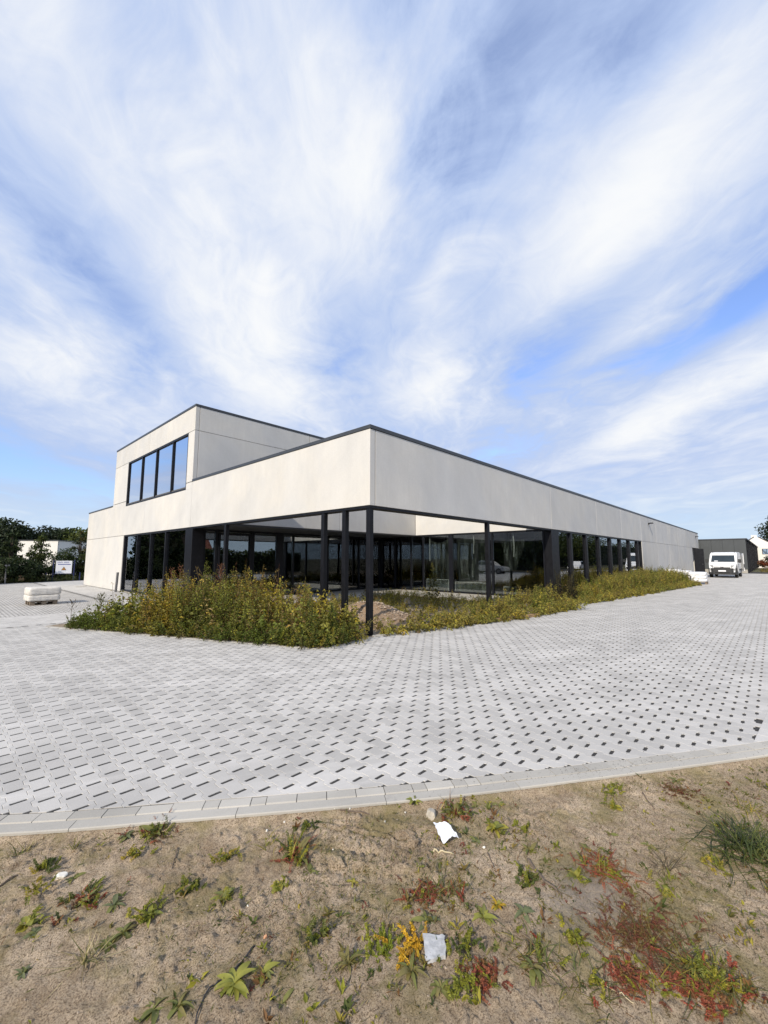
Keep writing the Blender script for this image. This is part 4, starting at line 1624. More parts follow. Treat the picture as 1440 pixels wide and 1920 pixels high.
def weeds(X, Y, H, rg, base_cols, leaf=(.030, .105), nl=70, width=.36, lean=.12, spike=.35, spike_col=(.16, .075, .04), ground=0.0, droop=.35, stemcol=(.10, .09, .035)):
    """upright weeds: a stem with leaves all the way up, some with a seed head"""
    n = len(X)
    base = np.stack([X, Y, np.full(n, ground)], -1)
    ld = rg.normal(0, lean, (n, 2))
    top = base + np.stack([ld[:, 0] * H, ld[:, 1] * H, H], -1)
    pn = fbm(X * .9 + 31, Y * .9, 3, 17)
    pk = np.clip(((pn - .25) / .5 + rg.normal(0, .16, n)) * len(base_cols), 0, len(base_cols) - 1).astype(int)
    bc = np.asarray(base_cols)[pk] * rg.uniform(.65, 1.3, (n, 1))
    parts = [stem_arrays(base, top, .0035 + .0035 * H, np.tile(np.array(stemcol), (n, 1)) * rg.uniform(.6, 1.4, (n, 1)))]
    k = rg.poisson(nl * np.clip(H, .35, 1.6))
    k = np.maximum(k, 8)
    idx = np.repeat(np.arange(n), k)
    m_ = len(idx)
    t = rg.beta(1.25, 1.05, m_)
    t = .04 + .96 * t
    ph = rg.uniform(0, 2 * np.pi, m_)
    el = np.clip(.15 + .75 * t + rg.normal(0, .38, m_), -.6, 1.45)
    D = np.stack([np.cos(ph) * np.cos(el), np.sin(ph) * np.cos(el), np.sin(el)], -1)
    # side branches: leaves sit off the stem, more so lower down
    reach = rg.uniform(0, 1, m_) * (.20 * (1.05 - t)) * np.clip(H[idx], .3, 1.4)
    P = base[idx] + (top - base)[idx] * t[:, None]
    P = P + np.stack([np.cos(ph) * reach, np.sin(ph) * reach, .35 * reach], -1)
    L = (leaf[0] + (leaf[1] - leaf[0]) * (1 - t) ** .8) * rg.uniform(.6, 1.25, m_)
    Wd = L * width * rg.uniform(.8, 1.2, m_)
    c = bc[idx] * rg.uniform(.55, 1.5, (m_, 1)) * (.85 + .35 * t[:, None])  # paler up the stem: young tips, and interior shade put into the colour
    yel = (rg.uniform(0, 1, m_) < .10 + .10 * t)[:, None]
    c = np.where(yel, c * np.array([1.45, 1.30, .85]), c)
    dead = (rg.uniform(0, 1, m_) < .06 * (1.1 - t))[:, None]
    c = np.where(dead, np.array([.17, .11, .05]) * rg.uniform(.6, 1.3, (m_, 1)), c)
    parts.append(leaf_arrays(P, D, L, Wd, c, rg, droop=droop))
    # seed heads
    sp = np.where(rg.uniform(0, 1, n) < spike)[0]
    if len(sp):
        ks = 46
        idx = np.repeat(sp, ks)
        m_ = len(idx)
        t = rg.uniform(.68, 1.10, m_)
        ph = rg.uniform(0, 2 * np.pi, m_)
        el = rg.uniform(.5, 1.3, m_)
        D = np.stack([np.cos(ph) * np.cos(el), np.sin(ph) * np.cos(el), np.sin(el)], -1)
        P = base[idx] + (top - base)[idx] * t[:, None]
        L = rg.uniform(.018, .050, m_) * np.clip(1.25 - t, .3, 1) * 1.6
        pick = rg.uniform(0, 1, len(sp))[:, None]
        sc = np.where(pick < .45, np.asarray(spike_col)[None], np.where(pick < .8, np.array([[.17, .15, .045]]), np.array([[.20, .13, .06]])))
        c = np.repeat(sc, ks, 0) * rg.uniform(.6, 1.4, (m_, 1))
        parts.append(leaf_arrays(P, D, L, L * .42, c, rg))
    return merge(parts)


def scatter(poly, n, rg, hfun, dens=None):
    P = np.asarray(poly)
    lo, hi = P.min(0), P.max(0)
    out = []
    tot = 0
    while tot < n:
        q = rg.uniform(lo, hi, (n * 3, 2))
        ok = in_poly(q[:, 0], q[:, 1], poly)
        if dens is not None:
            ok &= rg.uniform(0, 1, len(q)) < dens(q[:, 0], q[:, 1])
        q = q[ok]
        out.append(q)
        tot += len(q)
    q = np.concatenate(out)[:n]
    return q[:, 0], q[:, 1], hfun(q[:, 0], q[:, 1])


# soil of the beds
m, N, b = principled('bed_soil')
g = N.new('ShaderNodeNewGeometry')
n1 = N.noise(g.outputs['Position'], 2.0, 6, .65)
n2 = N.noise(g.outputs['Position'], 45.0, 5, .7)
N.put(b.inputs['Base Color'], N.mix(N.ramp(n2, .35, .7), N.mix(n1, (.16, .12, .08), (.26, .205, .14)), (.34, .28, .21)))
b.inputs['Roughness'].default_value = .95
bn = N.new('ShaderNodeBump')
bn.inputs['Distance'].default_value = .015
N.put(bn.inputs['Height'], n2)
N.put(b.inputs['Normal'], bn.outputs[0])
M['bed_soil'] = m


def heap(x, y):
    return .40 * np.exp(-(((x - 8.85) / .80) ** 2 + ((y - 8.9) / 1.15) ** 2) ** 1.2) * (.75 + .5 * fbm(x * 2, y * 2, 3, 8)) + .18 * np.exp(-(((x - 8.0) / .8) ** 2 + ((y - 7.6) / .7) ** 2))


xs, ys = np.arange(1.5, 34.1, .16), np.arange(3.2, 16.2, .16)
Xg, Yg = np.meshgrid(xs, ys, indexing='ij')
Zg = .0 + .05 * (fbm(Xg * 1.1, Yg * 1.1, 3, 3) - .5)
inside = in_poly(Xg, Yg, BED) | ((Xg > 6.5) & (Xg < 17) & (Yg > 6.4) & (Yg < 16))
Zg = np.where(inside, Zg, -.10)
idx = np.arange(Xg.size).reshape(Xg.shape)
F = np.stack([idx[:-1, :-1], idx[1:, :-1], idx[1:, 1:], idx[:-1, 1:]], -1).reshape(-1, 4)
F = F[inside.ravel()[F].all(1)]
used, inv = np.unique(F, return_inverse=True)
V = np.stack([Xg.ravel(), Yg.ravel(), Zg.ravel()], -1)[used]
bed = np_mesh('planting_bed', V, inv.reshape(-1, 4), M['bed_soil'], None, None, True)
tag(bed, kind='structure')
skirt = MB().prism([(p[0], p[1]) for p in BED], -.03, -.002)
o = skirt.build('planting_bed', M['bed_soil'], bed)
MB().box(6.6, 17.0, 6.6, 16.1, -.09, -.03).build('planting_bed', M['bed_soil'], bed)

# heap of earth and rubble in the court
xs, ys = np.arange(6.75, 11.6, .05), np.arange(6.75, 11.2, .05)
Xg, Yg = np.meshgrid(xs, ys, indexing='ij')
Zg = heap(Xg, Yg)
Zg = Zg + np.clip(Zg, 0, .12) / .12 * (.09 * (fbm(Xg * 5, Yg * 5, 3, 4) - .5) + .05 * (fbm(Xg * 14, Yg * 14, 2, 6) - .5)) - .03
idx = np.arange(Xg.size).reshape(Xg.shape)
F = np.stack([idx[:-1, :-1], idx[1:, :-1], idx[1:, 1:], idx[:-1, 1:]], -1).reshape(-1, 4)
m, N, b = principled('rubble_earth')
g = N.new('ShaderNodeNewGeometry')
n1 = N.noise(g.outputs['Position'], 7.0, 6, .7)
n2 = N.noise(g.outputs['Position'], 28.0, 5, .7)
N.put(b.inputs['Base Color'], N.mix(N.ramp(n2, .45, .68), N.mix(n1, (.22, .14, .08), (.30, .21, .13)), (.38, .29, .20)))
b.inputs['Roughness'].default_value = .95
bn = N.new('ShaderNodeBump')
bn.inputs['Distance'].default_value = .03
N.put(bn.inputs['Height'], n2)
N.put(b.inputs['Normal'], bn.outputs[0])
hp = np_mesh('earth_heap', np.stack([Xg.ravel(), Yg.ravel(), Zg.ravel()], -1), F, m, None, None, True)
tag(hp, 'small heap of reddish earth and rubble inside the open court behind the corner column', 'earth heap')
rg = np.random.default_rng(12)
V, F, C, bb = [], [], [], 0
oct_v = np.array([(1, 0, 0), (0, 1, 0), (-1, 0, 0), (0, -1, 0), (0, 0, 1), (0, 0, -1)], float)
oct_f = np.array([(0, 1, 4), (1, 2, 4), (2, 3, 4), (3, 0, 4), (1, 0, 5), (2, 1, 5), (3, 2, 5), (0, 3, 5)])


def pebbles(name, X, Y, Z, S, mat, parent, rg, flat=.6):
    n = len(X)
    a = rg.uniform(0, 6.28, n)
    sc = np.stack([S * rg.uniform(.7, 1.3, n), S * rg.uniform(.6, 1.1, n), S * flat * rg.uniform(.6, 1.1, n)], -1)
    v = oct_v[None] * sc[:, None] * rg.uniform(.75, 1.25, (n, 6, 1))
    x = v[..., 0] * np.cos(a)[:, None] - v[..., 1] * np.sin(a)[:, None]
    y = v[..., 0] * np.sin(a)[:, None] + v[..., 1] * np.cos(a)[:, None]
    V = np.stack([x + X[:, None], y + Y[:, None], v[..., 2] + Z[:, None]], -1).reshape(-1, 3)
    F = (np.arange(n)[:, None, None] * 6 + oct_f[None]).reshape(-1, 3)
    t = rg.uniform(-.10, .25, n)
    return np_mesh(name, V, F, mat, parent, np.repeat(np.stack([t] * 3, -1), 6, 0))


pm, N, b = principled('rubble_stones')
at = N.new('ShaderNodeAttribute', attribute_name='col')
mul = N.new('ShaderNodeVectorMath', operation='SCALE')
mul.inputs[0].default_value = (.31, .25, .19)
N.put(mul.inputs['Scale'], N.m('ADD', .85, N.m('MULTIPLY', at.outputs['Fac'], 2.2)))
N.put(b.inputs['Base Color'], mul.outputs[0])
b.inputs['Roughness'].default_value = .9
M['pebble'] = pm
qx, qy = rg.normal(9.0, .95, 900), rg.normal(8.6, .95, 900)
hz = heap(qx, qy)
ok = (hz > .05) & (qx > 6.8) & (qy > 6.8)
o = pebbles('rubble', qx[ok], qy[ok], hz[ok] - .015, rg.uniform(.015, .055, ok.sum()), pm, hp, rg)
tag(o, kind='stuff')

GREEN = [(.110, .145, .030), (.150, .175, .036), (.200, .200, .040), (.085, .120, .032), (.225, .200, .042), (.150, .135, .040)]
OLIVE = [(.165, .185, .046), (.200, .205, .050), (.240, .230, .055), (.280, .250, .060), (.220, .185, .056), (.255, .225, .066)]
YELL = [(.30, .27, .055), (.33, .27, .06), (.24, .235, .055), (.22, .215, .055)]

# tall weeds of the left bed
rg = np.random.default_rng(21)
LB = [(2.45, 12.75), (5.02, 6.42), (6.1, 6.50), (7.0, 7.3), (7.6, 13.2), (6.6, 13.5), (3.6, 13.5)]


def hl(x, y):
    u = np.clip((y - 6.3) / 7.0, 0, 1)                     # 0 at the front corner, 1 at the far tip
    h = .55 + .54 * np.sin(np.pi * np.clip(u * .95 + .02, 0, 1)) ** .9
    e = np.minimum(1, .42 + .9 * np.clip(np.abs((y - 6.25) - (5.02 - x) * 2.323) / np.hypot(1, 2.323), 0, .7))
    h = h * e * (.70 + .55 * fbm(x * .9, y * .9, 3, 55)) * np.where(x > 6.2, .62, 1)
    tip = np.clip((13.9 - y) / 1.5, .45, 1)
    return np.clip(h * tip * rg.uniform(.50, 1.26, len(x)), .16, 1.75)


X, Y, H = scatter(LB, 900, rg, hl, lambda x, y: np.where(x > 6.3, .45, 1.0) * np.clip((fbm(x * 1.5, y * 1.5, 3, 12) - .30) * 4, .15, 1))
kind_ = fbm(X * .7 + 5, Y * .7, 2, 77) + rg.normal(0, .08, len(X))
corner = (Y < 7.9)
broad = (kind_ > .52) | (corner & (rg.uniform(0, 1, len(X)) < .7))
parts_ = []
LEFTG = [(.140, .160, .038), (.185, .190, .042), (.260, .225, .046), (.330, .270, .052), (.350, .262, .058), (.235, .160, .056)]
parts_.append(weeds(X[broad], Y[broad], H[broad] * .9, rg, [(.150, .180, .044), (.190, .210, .050), (.245, .240, .056), (.305, .270, .06)], leaf=(.055, .175), width=.58, nl=36, spike=.12, droop=.55))
q_ = ~broad
parts_.append(weeds(X[q_], Y[q_], H[q_] * 1.08, rg, LEFTG, leaf=(.034, .125), width=.30, nl=74, spike=.45, droop=.35))
# dry stalks and thin grass between them
Xs, Ys, Hs = scatter(LB, 160, rg, hl)
parts_.append(weeds(Xs, Ys, Hs * 1.05, rg, [(.24, .19, .08), (.27, .22, .09), (.20, .14, .06)], leaf=(.05, .16), width=.08, nl=22, spike=.5, droop=.5, lean=.22, stemcol=(.24, .17, .08)))
vv_, ff_, cc_ = merge(parts_)
o = np_mesh('weeds', vv_, ff_, M['leaf'], None, cc_)
tag(o, 'dense tall green weeds filling the bed left of the corner column', 'weeds', None, 'stuff')
# front fringe of the left bed, down to the paving
def edge_pts(poly, n, rg, spread):
    P = np.asarray(poly)
    d = np.linalg.norm(np.diff(P, axis=0), axis=1)
    c = np.concatenate([[0], np.cumsum(d)])
    s = rg.uniform(0, c[-1], n)
    x, y = np.interp(s, c, P[:, 0]), np.interp(s, c, P[:, 1])
    return x + rg.normal(0, spread, n), y + rg.normal(0, spread, n)


ex, ey = edge_pts([(2.42, 12.7), (5.08, 6.42), (6.15, 6.48)], 560, rg, .13)
eh = rg.uniform(.10, .42, len(ex)) * np.clip((13.9 - ey) / 1.5, .3, 1)
o = np_mesh('weeds', *(lambda r: (r[0], r[1], M['leaf'], None, r[2]))(weeds(ex, ey, eh, rg, GREEN + YELL[:1], leaf=(.03, .075), nl=95, spike=.05, lean=.35)))
tag(o, 'low leafy fringe of weeds along the front edge of the left bed', 'weeds', None, 'stuff')

# low growth of the court
rg = np.random.default_rng(33)
def hc(x, y):
    return np.clip((.15 + .30 * fbm(x * .8, y * .8, 3, 70)) * rg.uniform(.6, 1.4, len(x)), .08, .75)


CB = [(6.75, 6.75), (16.6, 6.75), (16.5, 7.5), (14.7, 8.6), (14.6, 13.0), (7.2, 13.0)]
X, Y, H = scatter(CB, 760, rg, hc, lambda x, y: np.where(heap(x, y) > .10, .02, np.where((x - y) > -.5, 1.0, .55)))
o = np_mesh('weeds', *(lambda r: (r[0], r[1], M['leaf'], None, r[2]))(weeds(X, Y, H, rg, OLIVE + YELL, leaf=(.025, .085), nl=110, width=.22, spike=.25, lean=.4)))
tag(o, 'low yellowish weeds growing in the open court', 'weeds', None, 'stuff')

# strip along the long facade
rg = np.random.default_rng(44)
def hr(x, y):
    back = 6.5
    front = np.interp(x, [6.5, 8.5, 11.5, 14.6, 15.4, 16.5, 17, 25, 33, 36, 41], [6.42, 5.92, 5.28, 4.92, 5.5, 5.5, 5.12, 4.33, 3.58, 4.4, 6.3])
    u = np.clip((y - front) / .6, .25, 1)
    prof = np.interp(x, [6.6, 8, 10, 12, 13, 14.5, 15.3, 16.3, 17.2, 18.5, 21, 26, 31, 34, 38], [.26, .34, .38, .50, .80, .80, .34, .20, .30, .50, .78, 1.0, .93, .80, .6])
    return np.clip(prof * u * (.68 + .6 * fbm(x * .8, y * .8, 3, 91)) * rg.uniform(.7, 1.2, len(x)), .12, 1.35)


RB = [(6.8, 6.45), (8.5, 6.0), (11.5, 5.36), (14.6, 5.0), (15.3, 5.5), (16.5, 5.55), (17.0, 5.22), (25.0, 4.43), (33.0, 3.68), (35.6, 4.4), (40.6, 6.35), (12, 6.5)]
X, Y, H = scatter(RB, 1800, rg, hr, lambda x, y: np.where((x > 15.0) & (x < 17.0), .25, 1.0) * np.clip((fbm(x * 1.2, y * 1.2, 3, 29) - .28) * 4, .2, 1))
o = np_mesh('weeds', *(lambda r: (r[0], r[1], M['leaf'], None, r[2]))(weeds(X, Y, H, rg, OLIVE + GREEN[:3], leaf=(.035, .12), nl=85, width=.20, spike=.35, lean=.28, spike_col=(.15, .10, .04), droop=.55)))
tag(o, 'olive weeds with drooping narrow leaves along the long facade', 'weeds', None, 'stuff')
ex, ey = edge_pts([(6.9, 6.40), (8.5, 6.0), (11.5, 5.34), (14.6, 5.0), (15.4, 5.5), (16.5, 5.5), (17.0, 5.2), (25.0, 4.42), (33.0, 3.66)], 900, rg, .13)
eh = rg.uniform(.08, .40, len(ex))
o = np_mesh('weeds', *(lambda r: (r[0], r[1], M['leaf'], None, r[2]))(weeds(ex, ey, eh, rg, OLIVE + YELL, leaf=(.03, .10), nl=80, width=.2, spike=.1, lean=.5, droop=.6)))
tag(o, 'trailing fringe of yellowish weeds along the paving of the right side', 'weeds', None, 'stuff')


# single plants that stand out
def single_weed(name, label, x, y, h, seed, cols, cat='tall weed', group='tall single weeds', **kw):
    rg = np.random.default_rng(seed)
    v, f, c = weeds(np.array([0.0]), np.array([0.0]), np.array([h]), rg, cols, **kw)
    o = np_mesh(name, v, f, M['leaf'], None, c)
    o.location = (x, y, 0)
    return tag(o, label, cat, group)


def plume(label, x, y, h, seed, col, n=26):
    """a dry seed plume: a stem with many fine upright side sprays"""
    rg = np.random.default_rng(seed)
    root = thing('seed_plume', label, 'seed plume', (x, y, 0), 0, 'dry seed plumes above the weeds', local=True)
    MB().tube([(0, 0, 0), (.02 * h, .01, h * .5), (.03 * h, .0, h)], [.007, .005, .002], 5).build('stem', M['twig'], root)
    P, D, L, C = [], [], [], []
    for k in range(n):
        t = .62 + .38 * k / n
        ph = k * 2.4
        ln = .26 * (1.08 - t) / .45 + .03
        d = np.array([math.cos(ph) * .62, math.sin(ph) * .62, .78])
        for q in range(13):
            u = q / 13
            P.append(np.array([.03 * h * t, 0, h * t]) + d * ln * u)
            e = d + rg.normal(0, .45, 3)
            D.append(e / np.linalg.norm(e))
            L.append(rg.uniform(.018, .040))
            C.append(np.array(col) * rg.uniform(.6, 1.4))
    L = np.array(L)
    v, f, c = leaf_arrays(np.array(P), np.array(D), L, L * .5, np.array(C), rg)
    np_mesh('seeds', v, f, M['leaf'], root, c)['kind'] = 'stuff'
    return root


plume('large brown seed plume in front of the dark court glass', 4.75, 9.95, 1.52, 1, (.20, .095, .06))
plume('reddish seed plume before the broad dark post', 3.95, 10.35, 1.50, 2, (.20, .085, .05), 18)
plume('smaller reddish seed plume left of the tallest green weed', 4.05, 11.15, 1.42, 3, (.18, .085, .05), 18)
plume('olive seed plume near the left end of the bed', 2.78, 12.0, .80, 4, (.12, .12, .04), 22)
plume('dark narrow seed stalk at the left end of the weeds', 2.36, 12.75, .62, 5, (.07, .05, .03), 10)
single_weed('tall_weed', 'tallest green leafy weed in the left bed, before the door', 4.35, 9.9, 1.62, 6, GREEN, nl=120, spike=1.0, spike_col=(.16, .15, .04))
single_weed('tall_weed', 'slender pointed weed beside the second column from the corner', 5.45, 7.35, 1.18, 7, GREEN[1:3], nl=110, spike=1.0, spike_col=(.17, .15, .04))
single_weed('tall_weed', 'slender pointed weed left of the pair of columns', 5.1, 7.6, 1.22, 8, GREEN[1:4], nl=100, spike=1.0)
single_weed('tall_weed', 'bushy dark green weed at the front corner of the left bed', 5.55, 6.62, .78, 9, [(.05, .085, .022)], nl=330, lean=.02, width=.32)
single_weed('tall_weed', 'pale leafy weed left of the bushy corner weed', 5.10, 6.75, .95, 10, [(.11, .14, .035)], nl=200, lean=.03, width=.5, leaf=(.04, .09))
single_weed('sapling', 'thin young sapling standing before the leftmost sunlit court pane', 12.6, 9.25, 1.5, 11, [(.16, .15, .04), (.13, .13, .03)], 'sapling', None, nl=150, spike=1.0, width=.26, leaf=(.06, .16), spike_col=(.18, .15, .05), lean=.03)
single_weed('tall_weed', 'yellow leafed weed at the paving beside the second mullion of the long facade', 18.3, 5.35, .70, 12, [(.30, .25, .035)], nl=260, width=.4, lean=.05)
rgq = np.random.default_rng(5)
v, f, c = weeds(rgq.normal(0, .28, 14), rgq.normal(0, .22, 14), rgq.uniform(.95, 1.3, 14), rgq, [(.018, .02, .010), (.03, .026, .014)], nl=85, width=.5, lean=.16, spike=0)
o = np_mesh('dark_bush', v, f, M['leaf'], None, c)
o.location = (16.5, 5.95, 0)
tag(o, 'dark withered bush in front of the broad post at the right end of the court', 'bush')

# edging of the bed by the corner column, timber plank
mb = MB()
for (a, b_) in (((6.55, 6.40), (7.55, 6.15)), ((7.56, 6.148), (8.56, 5.898))):
    a, b_ = np.array(a), np.array(b_)
    d = (b_ - a) / np.linalg.norm(b_ - a)
    nn = np.array([-d[1], d[0]])
    mbx = MB().prism([tuple(a), tuple(b_), tuple(b_ + nn * .09), tuple(a + nn * .09)], -.12, .028)
    mbx.build('bed_edging', M['kerb'], bed, bevel=.006, segs=1)
for (a, b_) in (((2.0, 13.30), (2.42, 12.33)), ((2.422, 12.325), (2.84, 11.36)), ((2.842, 11.355), (3.26, 10.39)), ((3.262, 10.385), (3.68, 9.42)), ((3.682, 9.415), (4.10, 8.45)), ((4.102, 8.445), (4.52, 7.48)), ((4.522, 7.475), (5.0, 6.38)), ((5.05, 6.30), (5.75, 6.36)), ((5.752, 6.36), (6.45, 6.42))):
    a, b_ = np.array(a), np.array(b_)
    d = (b_ - a) / np.linalg.norm(b_ - a)
    nn = np.array([-d[1], d[0]])
    MB().prism([tuple(a - nn * .05), tuple(b_ - nn * .05), tuple(b_ + nn * .05), tuple(a + nn * .05)], -.12, .006).build('bed_edging', M['kerb'], bed, bevel=.006, segs=1)
mb = MB().prism([(10.15, 5.60), (12.2, 5.13), (12.215, 5.175), (10.165, 5.645)], -.05, .085)
tag(mb.build('timber_plank', M['wood'], bevel=.006), 'brown timber plank lying on edge along the weeds right of the corner column', 'plank')


# ---------------------------------------------------------------- trees and shrubs
def tree_mesh(h, r, seed, nleaf, size, cols, trunk=True, blobs=26, low=.25, squash=1.0, conif=False):
    rg = np.random.default_rng(seed)
    parts = []
    cz = h * (low + (1 - low) * .5)
    rz = h * (1 - low) * .5
    ctr, rad = [], []
    for k in range(blobs):
        while True:
            q = rg.uniform(-1, 1, 3)
            if np.linalg.norm(q) < 1:
                break
        q = q / (np.linalg.norm(q) ** .35 + 1e-6)
        if conif:
            t = rg.uniform(0, 1)
            rr = r * (1 - t) ** .8 * rg.uniform(.5, 1)
            ph = rg.uniform(0, 6.28)
            ctr.append((rr * math.cos(ph), rr * math.sin(ph), h * (low + (1 - low) * t)))
            rad.append(r * .34 * (1.15 - t))
        else:
            ctr.append((q[0] * r * .74, q[1] * r * .74, cz + q[2] * rz * .76))
            rad.append(r * rg.uniform(.24, .46))
    ctr, rad = np.array(ctr), np.array(rad)
    per = np.maximum(20, (nleaf * rad ** 2 / (rad ** 2).sum()).astype(int))
    idx = np.repeat(np.arange(blobs), per)
    n = len(idx)
    d = rg.normal(0, 1, (n, 3))
    d /= np.linalg.norm(d, axis=1, keepdims=True)
    rr = rad[idx] * (rg.uniform(.25, 1.12, n) ** .6)
    P = ctr[idx] + d * rr[:, None] * np.array([1, 1, .8 if not conif else .45])
    P[:, 2] = np.maximum(P[:, 2], .05)
    D = d * .6 + rg.normal(0, .7, (n, 3))
    D /= np.linalg.norm(D, axis=1, keepdims=True)
    L = size * rg.uniform(.6, 1.4, n)
    bc = np.asarray(cols)[rg.integers(0, len(cols), blobs)]
    c = bc[idx] * rg.uniform(.55, 1.45, (n, 1))
    return leaf_arrays(P, D, L, L * .62, c, rg, droop=.1), ctr, rg


def tree(name, label, cat, x, y, h, r, seed, nleaf=2600, size=.30, cols=((.035, .055, .018),), group=None, low=.25, conif=False, blobs=26):
    root = thing(name, label, cat, (x, y, 0), 0, group, local=True)
    (v, f, c), ctr, rg = tree_mesh(h, r, seed, nleaf, size, cols, True, blobs, low, 1.0, conif)
    np_mesh('crown' if cat == 'tree' else 'foliage', v, f, M['tree_leaf'], root, c)
    mb = MB()
    top = h * (.9 if conif else .62)
    tr = (.022 if cat == 'tree' else .014) * h + .015
    mb.tube([(0, 0, -.3), (.02 * h, .01 * h, top * .5), (.0, .03 * h, top)], [tr * 1.25, tr * .8, tr * .3], 8)
    for k in range(9):
        q = ctr[rg.integers(0, len(ctr))]
        z0 = min(top * .95, max(.12 * h, q[2] * .6))
        mb.tube([(0, .0, z0), (q[0] * .5, q[1] * .5, (z0 + q[2]) * .52), tuple(q)], [tr * .42, tr * .28, tr * .10], 5)
    mb.build('trunk' if cat == 'tree' else 'stem', M['bark'], root)
    return root


DK = [(.026, .042, .014), (.036, .055, .018), (.044, .062, .022), (.022, .036, .016)]
MD = [(.070, .098, .026), (.095, .112, .030), (.055, .080, .026)]
BL = [(.028, .042, .022), (.036, .052, .026), (.024, .036, .020)]
tree('conifer', 'tall dark conifer at the left edge behind the paving', 'tree', 1.1, 38.6, 5.0, 1.8, 101, 5200, .22, DK, 'trees of the left boundary', .0, True, 60)
tree('conifer', 'dark conifer out at the far left beyond the yard', 'tree', -1.6, 38.0, 5.2, 2.0, 102, 3200, .24, DK, 'trees of the left boundary', .0, True, 50)
tree('pine_sapling', 'young pine with layered branches before the white flat building', 'tree', 5.35, 40.6, 3.55, 1.25, 103, 2400, .16, MD, 'trees of the left boundary', .15, True, 34)
tree('conifer', 'dark conifer standing before the left end of the white flat building', 'tree', 3.75, 41.4, 3.9, 1.25, 105, 3000, .18, DK, 'trees of the left boundary', .0, True, 40)
tree('pine_sapling', 'young conifer with brownish tip beside the concrete wall', 'tree', 8.05, 41.9, 3.9, 1.2, 104, 2400, .16, [(.07, .065, .02), (.05, .06, .02), (.03, .045, .016)], 'trees of the left boundary', .1, True, 34)
HB = [(-4.5, 36.6, 2.6, 1.9, 'shrub at the far left end of the hedge'), (-1.8, 37.0, 2.4, 1.7, 'dark shrub left of the tall conifer'), (.6, 37.3, 1.9, 1.4, 'low dark shrub at the foot of the tall conifer'),
      (2.9, 38.2, 1.9, 1.2, 'dark shrub behind the short pale post'), (4.4, 38.9, 1.6, 1.2, 'dark shrub behind the small tan box'), (5.0, 40.3, 1.9, 1.05, 'dark shrub at the foot of the young pine'),
      (7.0, 41.2, 2.5, 1.2, 'green shrub directly behind the warning sign'), (8.3, 41.2, 2.2, 1.1, 'green shrub between the warning sign and the concrete wall'), (9.6, 42.6, 2.8, 1.5, 'shrub hidden behind the concrete corner')]
for k, (x, y, h, r, lab) in enumerate(HB):
    tree('shrub', lab, 'shrub', x, y, h, r, 120 + k, 2600, .13, DK if k < 6 else MD, 'shrubs of the left boundary', .0, False, 22)
rgb = np.random.default_rng(9)
gxx, gyy = rgb.uniform(-9, 9, 900), rgb.uniform(-.3, .9, 900)
X = gxx
Y = 36.9 + .30 * gxx + gyy
o = np_mesh('ground_cover', *(lambda r: (r[0], r[1], M['leaf'], None, r[2]))(weeds(X, Y, rgb.uniform(.15, .6, 900), rgb, MD + DK, leaf=(.05, .12), nl=45, width=.4, lean=.3, spike=0)))
tag(o, 'dark ivy like ground cover along the foot of the hedge', 'ground cover', None, 'stuff')
BT = [(62.5 - 55.5, 84.6, 100, 8.2, 5.5), ]
for k, (a, r_, h, w) in enumerate(((85.6, 96, 9.5, 5.5), (83.6, 104, 9.8, 5.6), (82.0, 100, 9.6, 5.2), (80.3, 108, 9.2, 5.0), (78.6, 98, 9.6, 5.4), (76.8, 104, 10.2, 5.6), (87.8, 100, 10.0, 5.6))):
    labs = ['broad dark tree on the skyline right above the tall conifer', 'dark round tree on the skyline above the white flat building', 'dark tree in the middle of the left skyline', 'low dark tree on the skyline above the warning sign',
            'lighter green tree on the skyline touching the concrete corner', 'tree behind the concrete corner on the left skyline', 'dark tree on the skyline out at the left edge']
    tree('broadleaf_tree', labs[k], 'tree', r_ * math.cos(R(a)), r_ * math.sin(R(a)), h * .80, w, 140 + k, 5200, .55, BL if k != 4 else MD, 'trees on the left skyline', .05)
# right: big tree, small tops over the grey building, shrubs
tree('broadleaf_tree', 'large dark tree at the right edge behind the white gabled house', 'tree', 128, -3.6, 12.0, 5.6, 160, 16000, .50, BL, 'trees on the right skyline', .04, False, 64)
for k, (a, r_, h) in enumerate(((4.4, 168, 6.0), (3.85, 172, 6.4), (3.2, 168, 5.9), (2.5, 165, 5.8))):
    tree('broadleaf_tree', ['first', 'second', 'third', 'last'][k] + ' treetop showing over the grey building, counted from its left', 'tree', r_ * math.cos(R(a)), r_ * math.sin(R(a)), h, 1.9, 161 + k, 900, .42, BL, 'trees on the right skyline', .1)
tree('shrub', 'dark shrub below the window of the white gabled house', 'shrub', 100, .35, 2.6, 1.2, 170, 1500, .2, DK, 'shrubs by the gabled house', .0)
tree('shrub', 'reddish shrub left of the dark shrub by the gabled house', 'shrub', 98, 1.35, 1.7, .9, 171, 1200, .18, [(.20, .06, .03), (.16, .09, .04)], 'shrubs by the gabled house', .0)
rgb = np.random.default_rng(19)
X, Y = rgb.uniform(66, 100, 500), rgb.uniform(-5.5, 1.6, 500)
o = np_mesh('verge_grass', *(lambda r: (r[0], r[1], M['leaf'], None, r[2]))(weeds(X, Y, rgb.uniform(.15, .45, 500), rgb, [(.22, .19, .07), (.12, .12, .03)], leaf=(.06, .16), nl=40, width=.2, lean=.4, spike=0, ground=-.25)))
tag(o, 'dry grass beyond the end of the yard', 'grass', None, 'stuff')

M['hedge_core'] = plain('opaque_hedge_core', (.018, .024, .010), .95, 0, .5, 3.0)
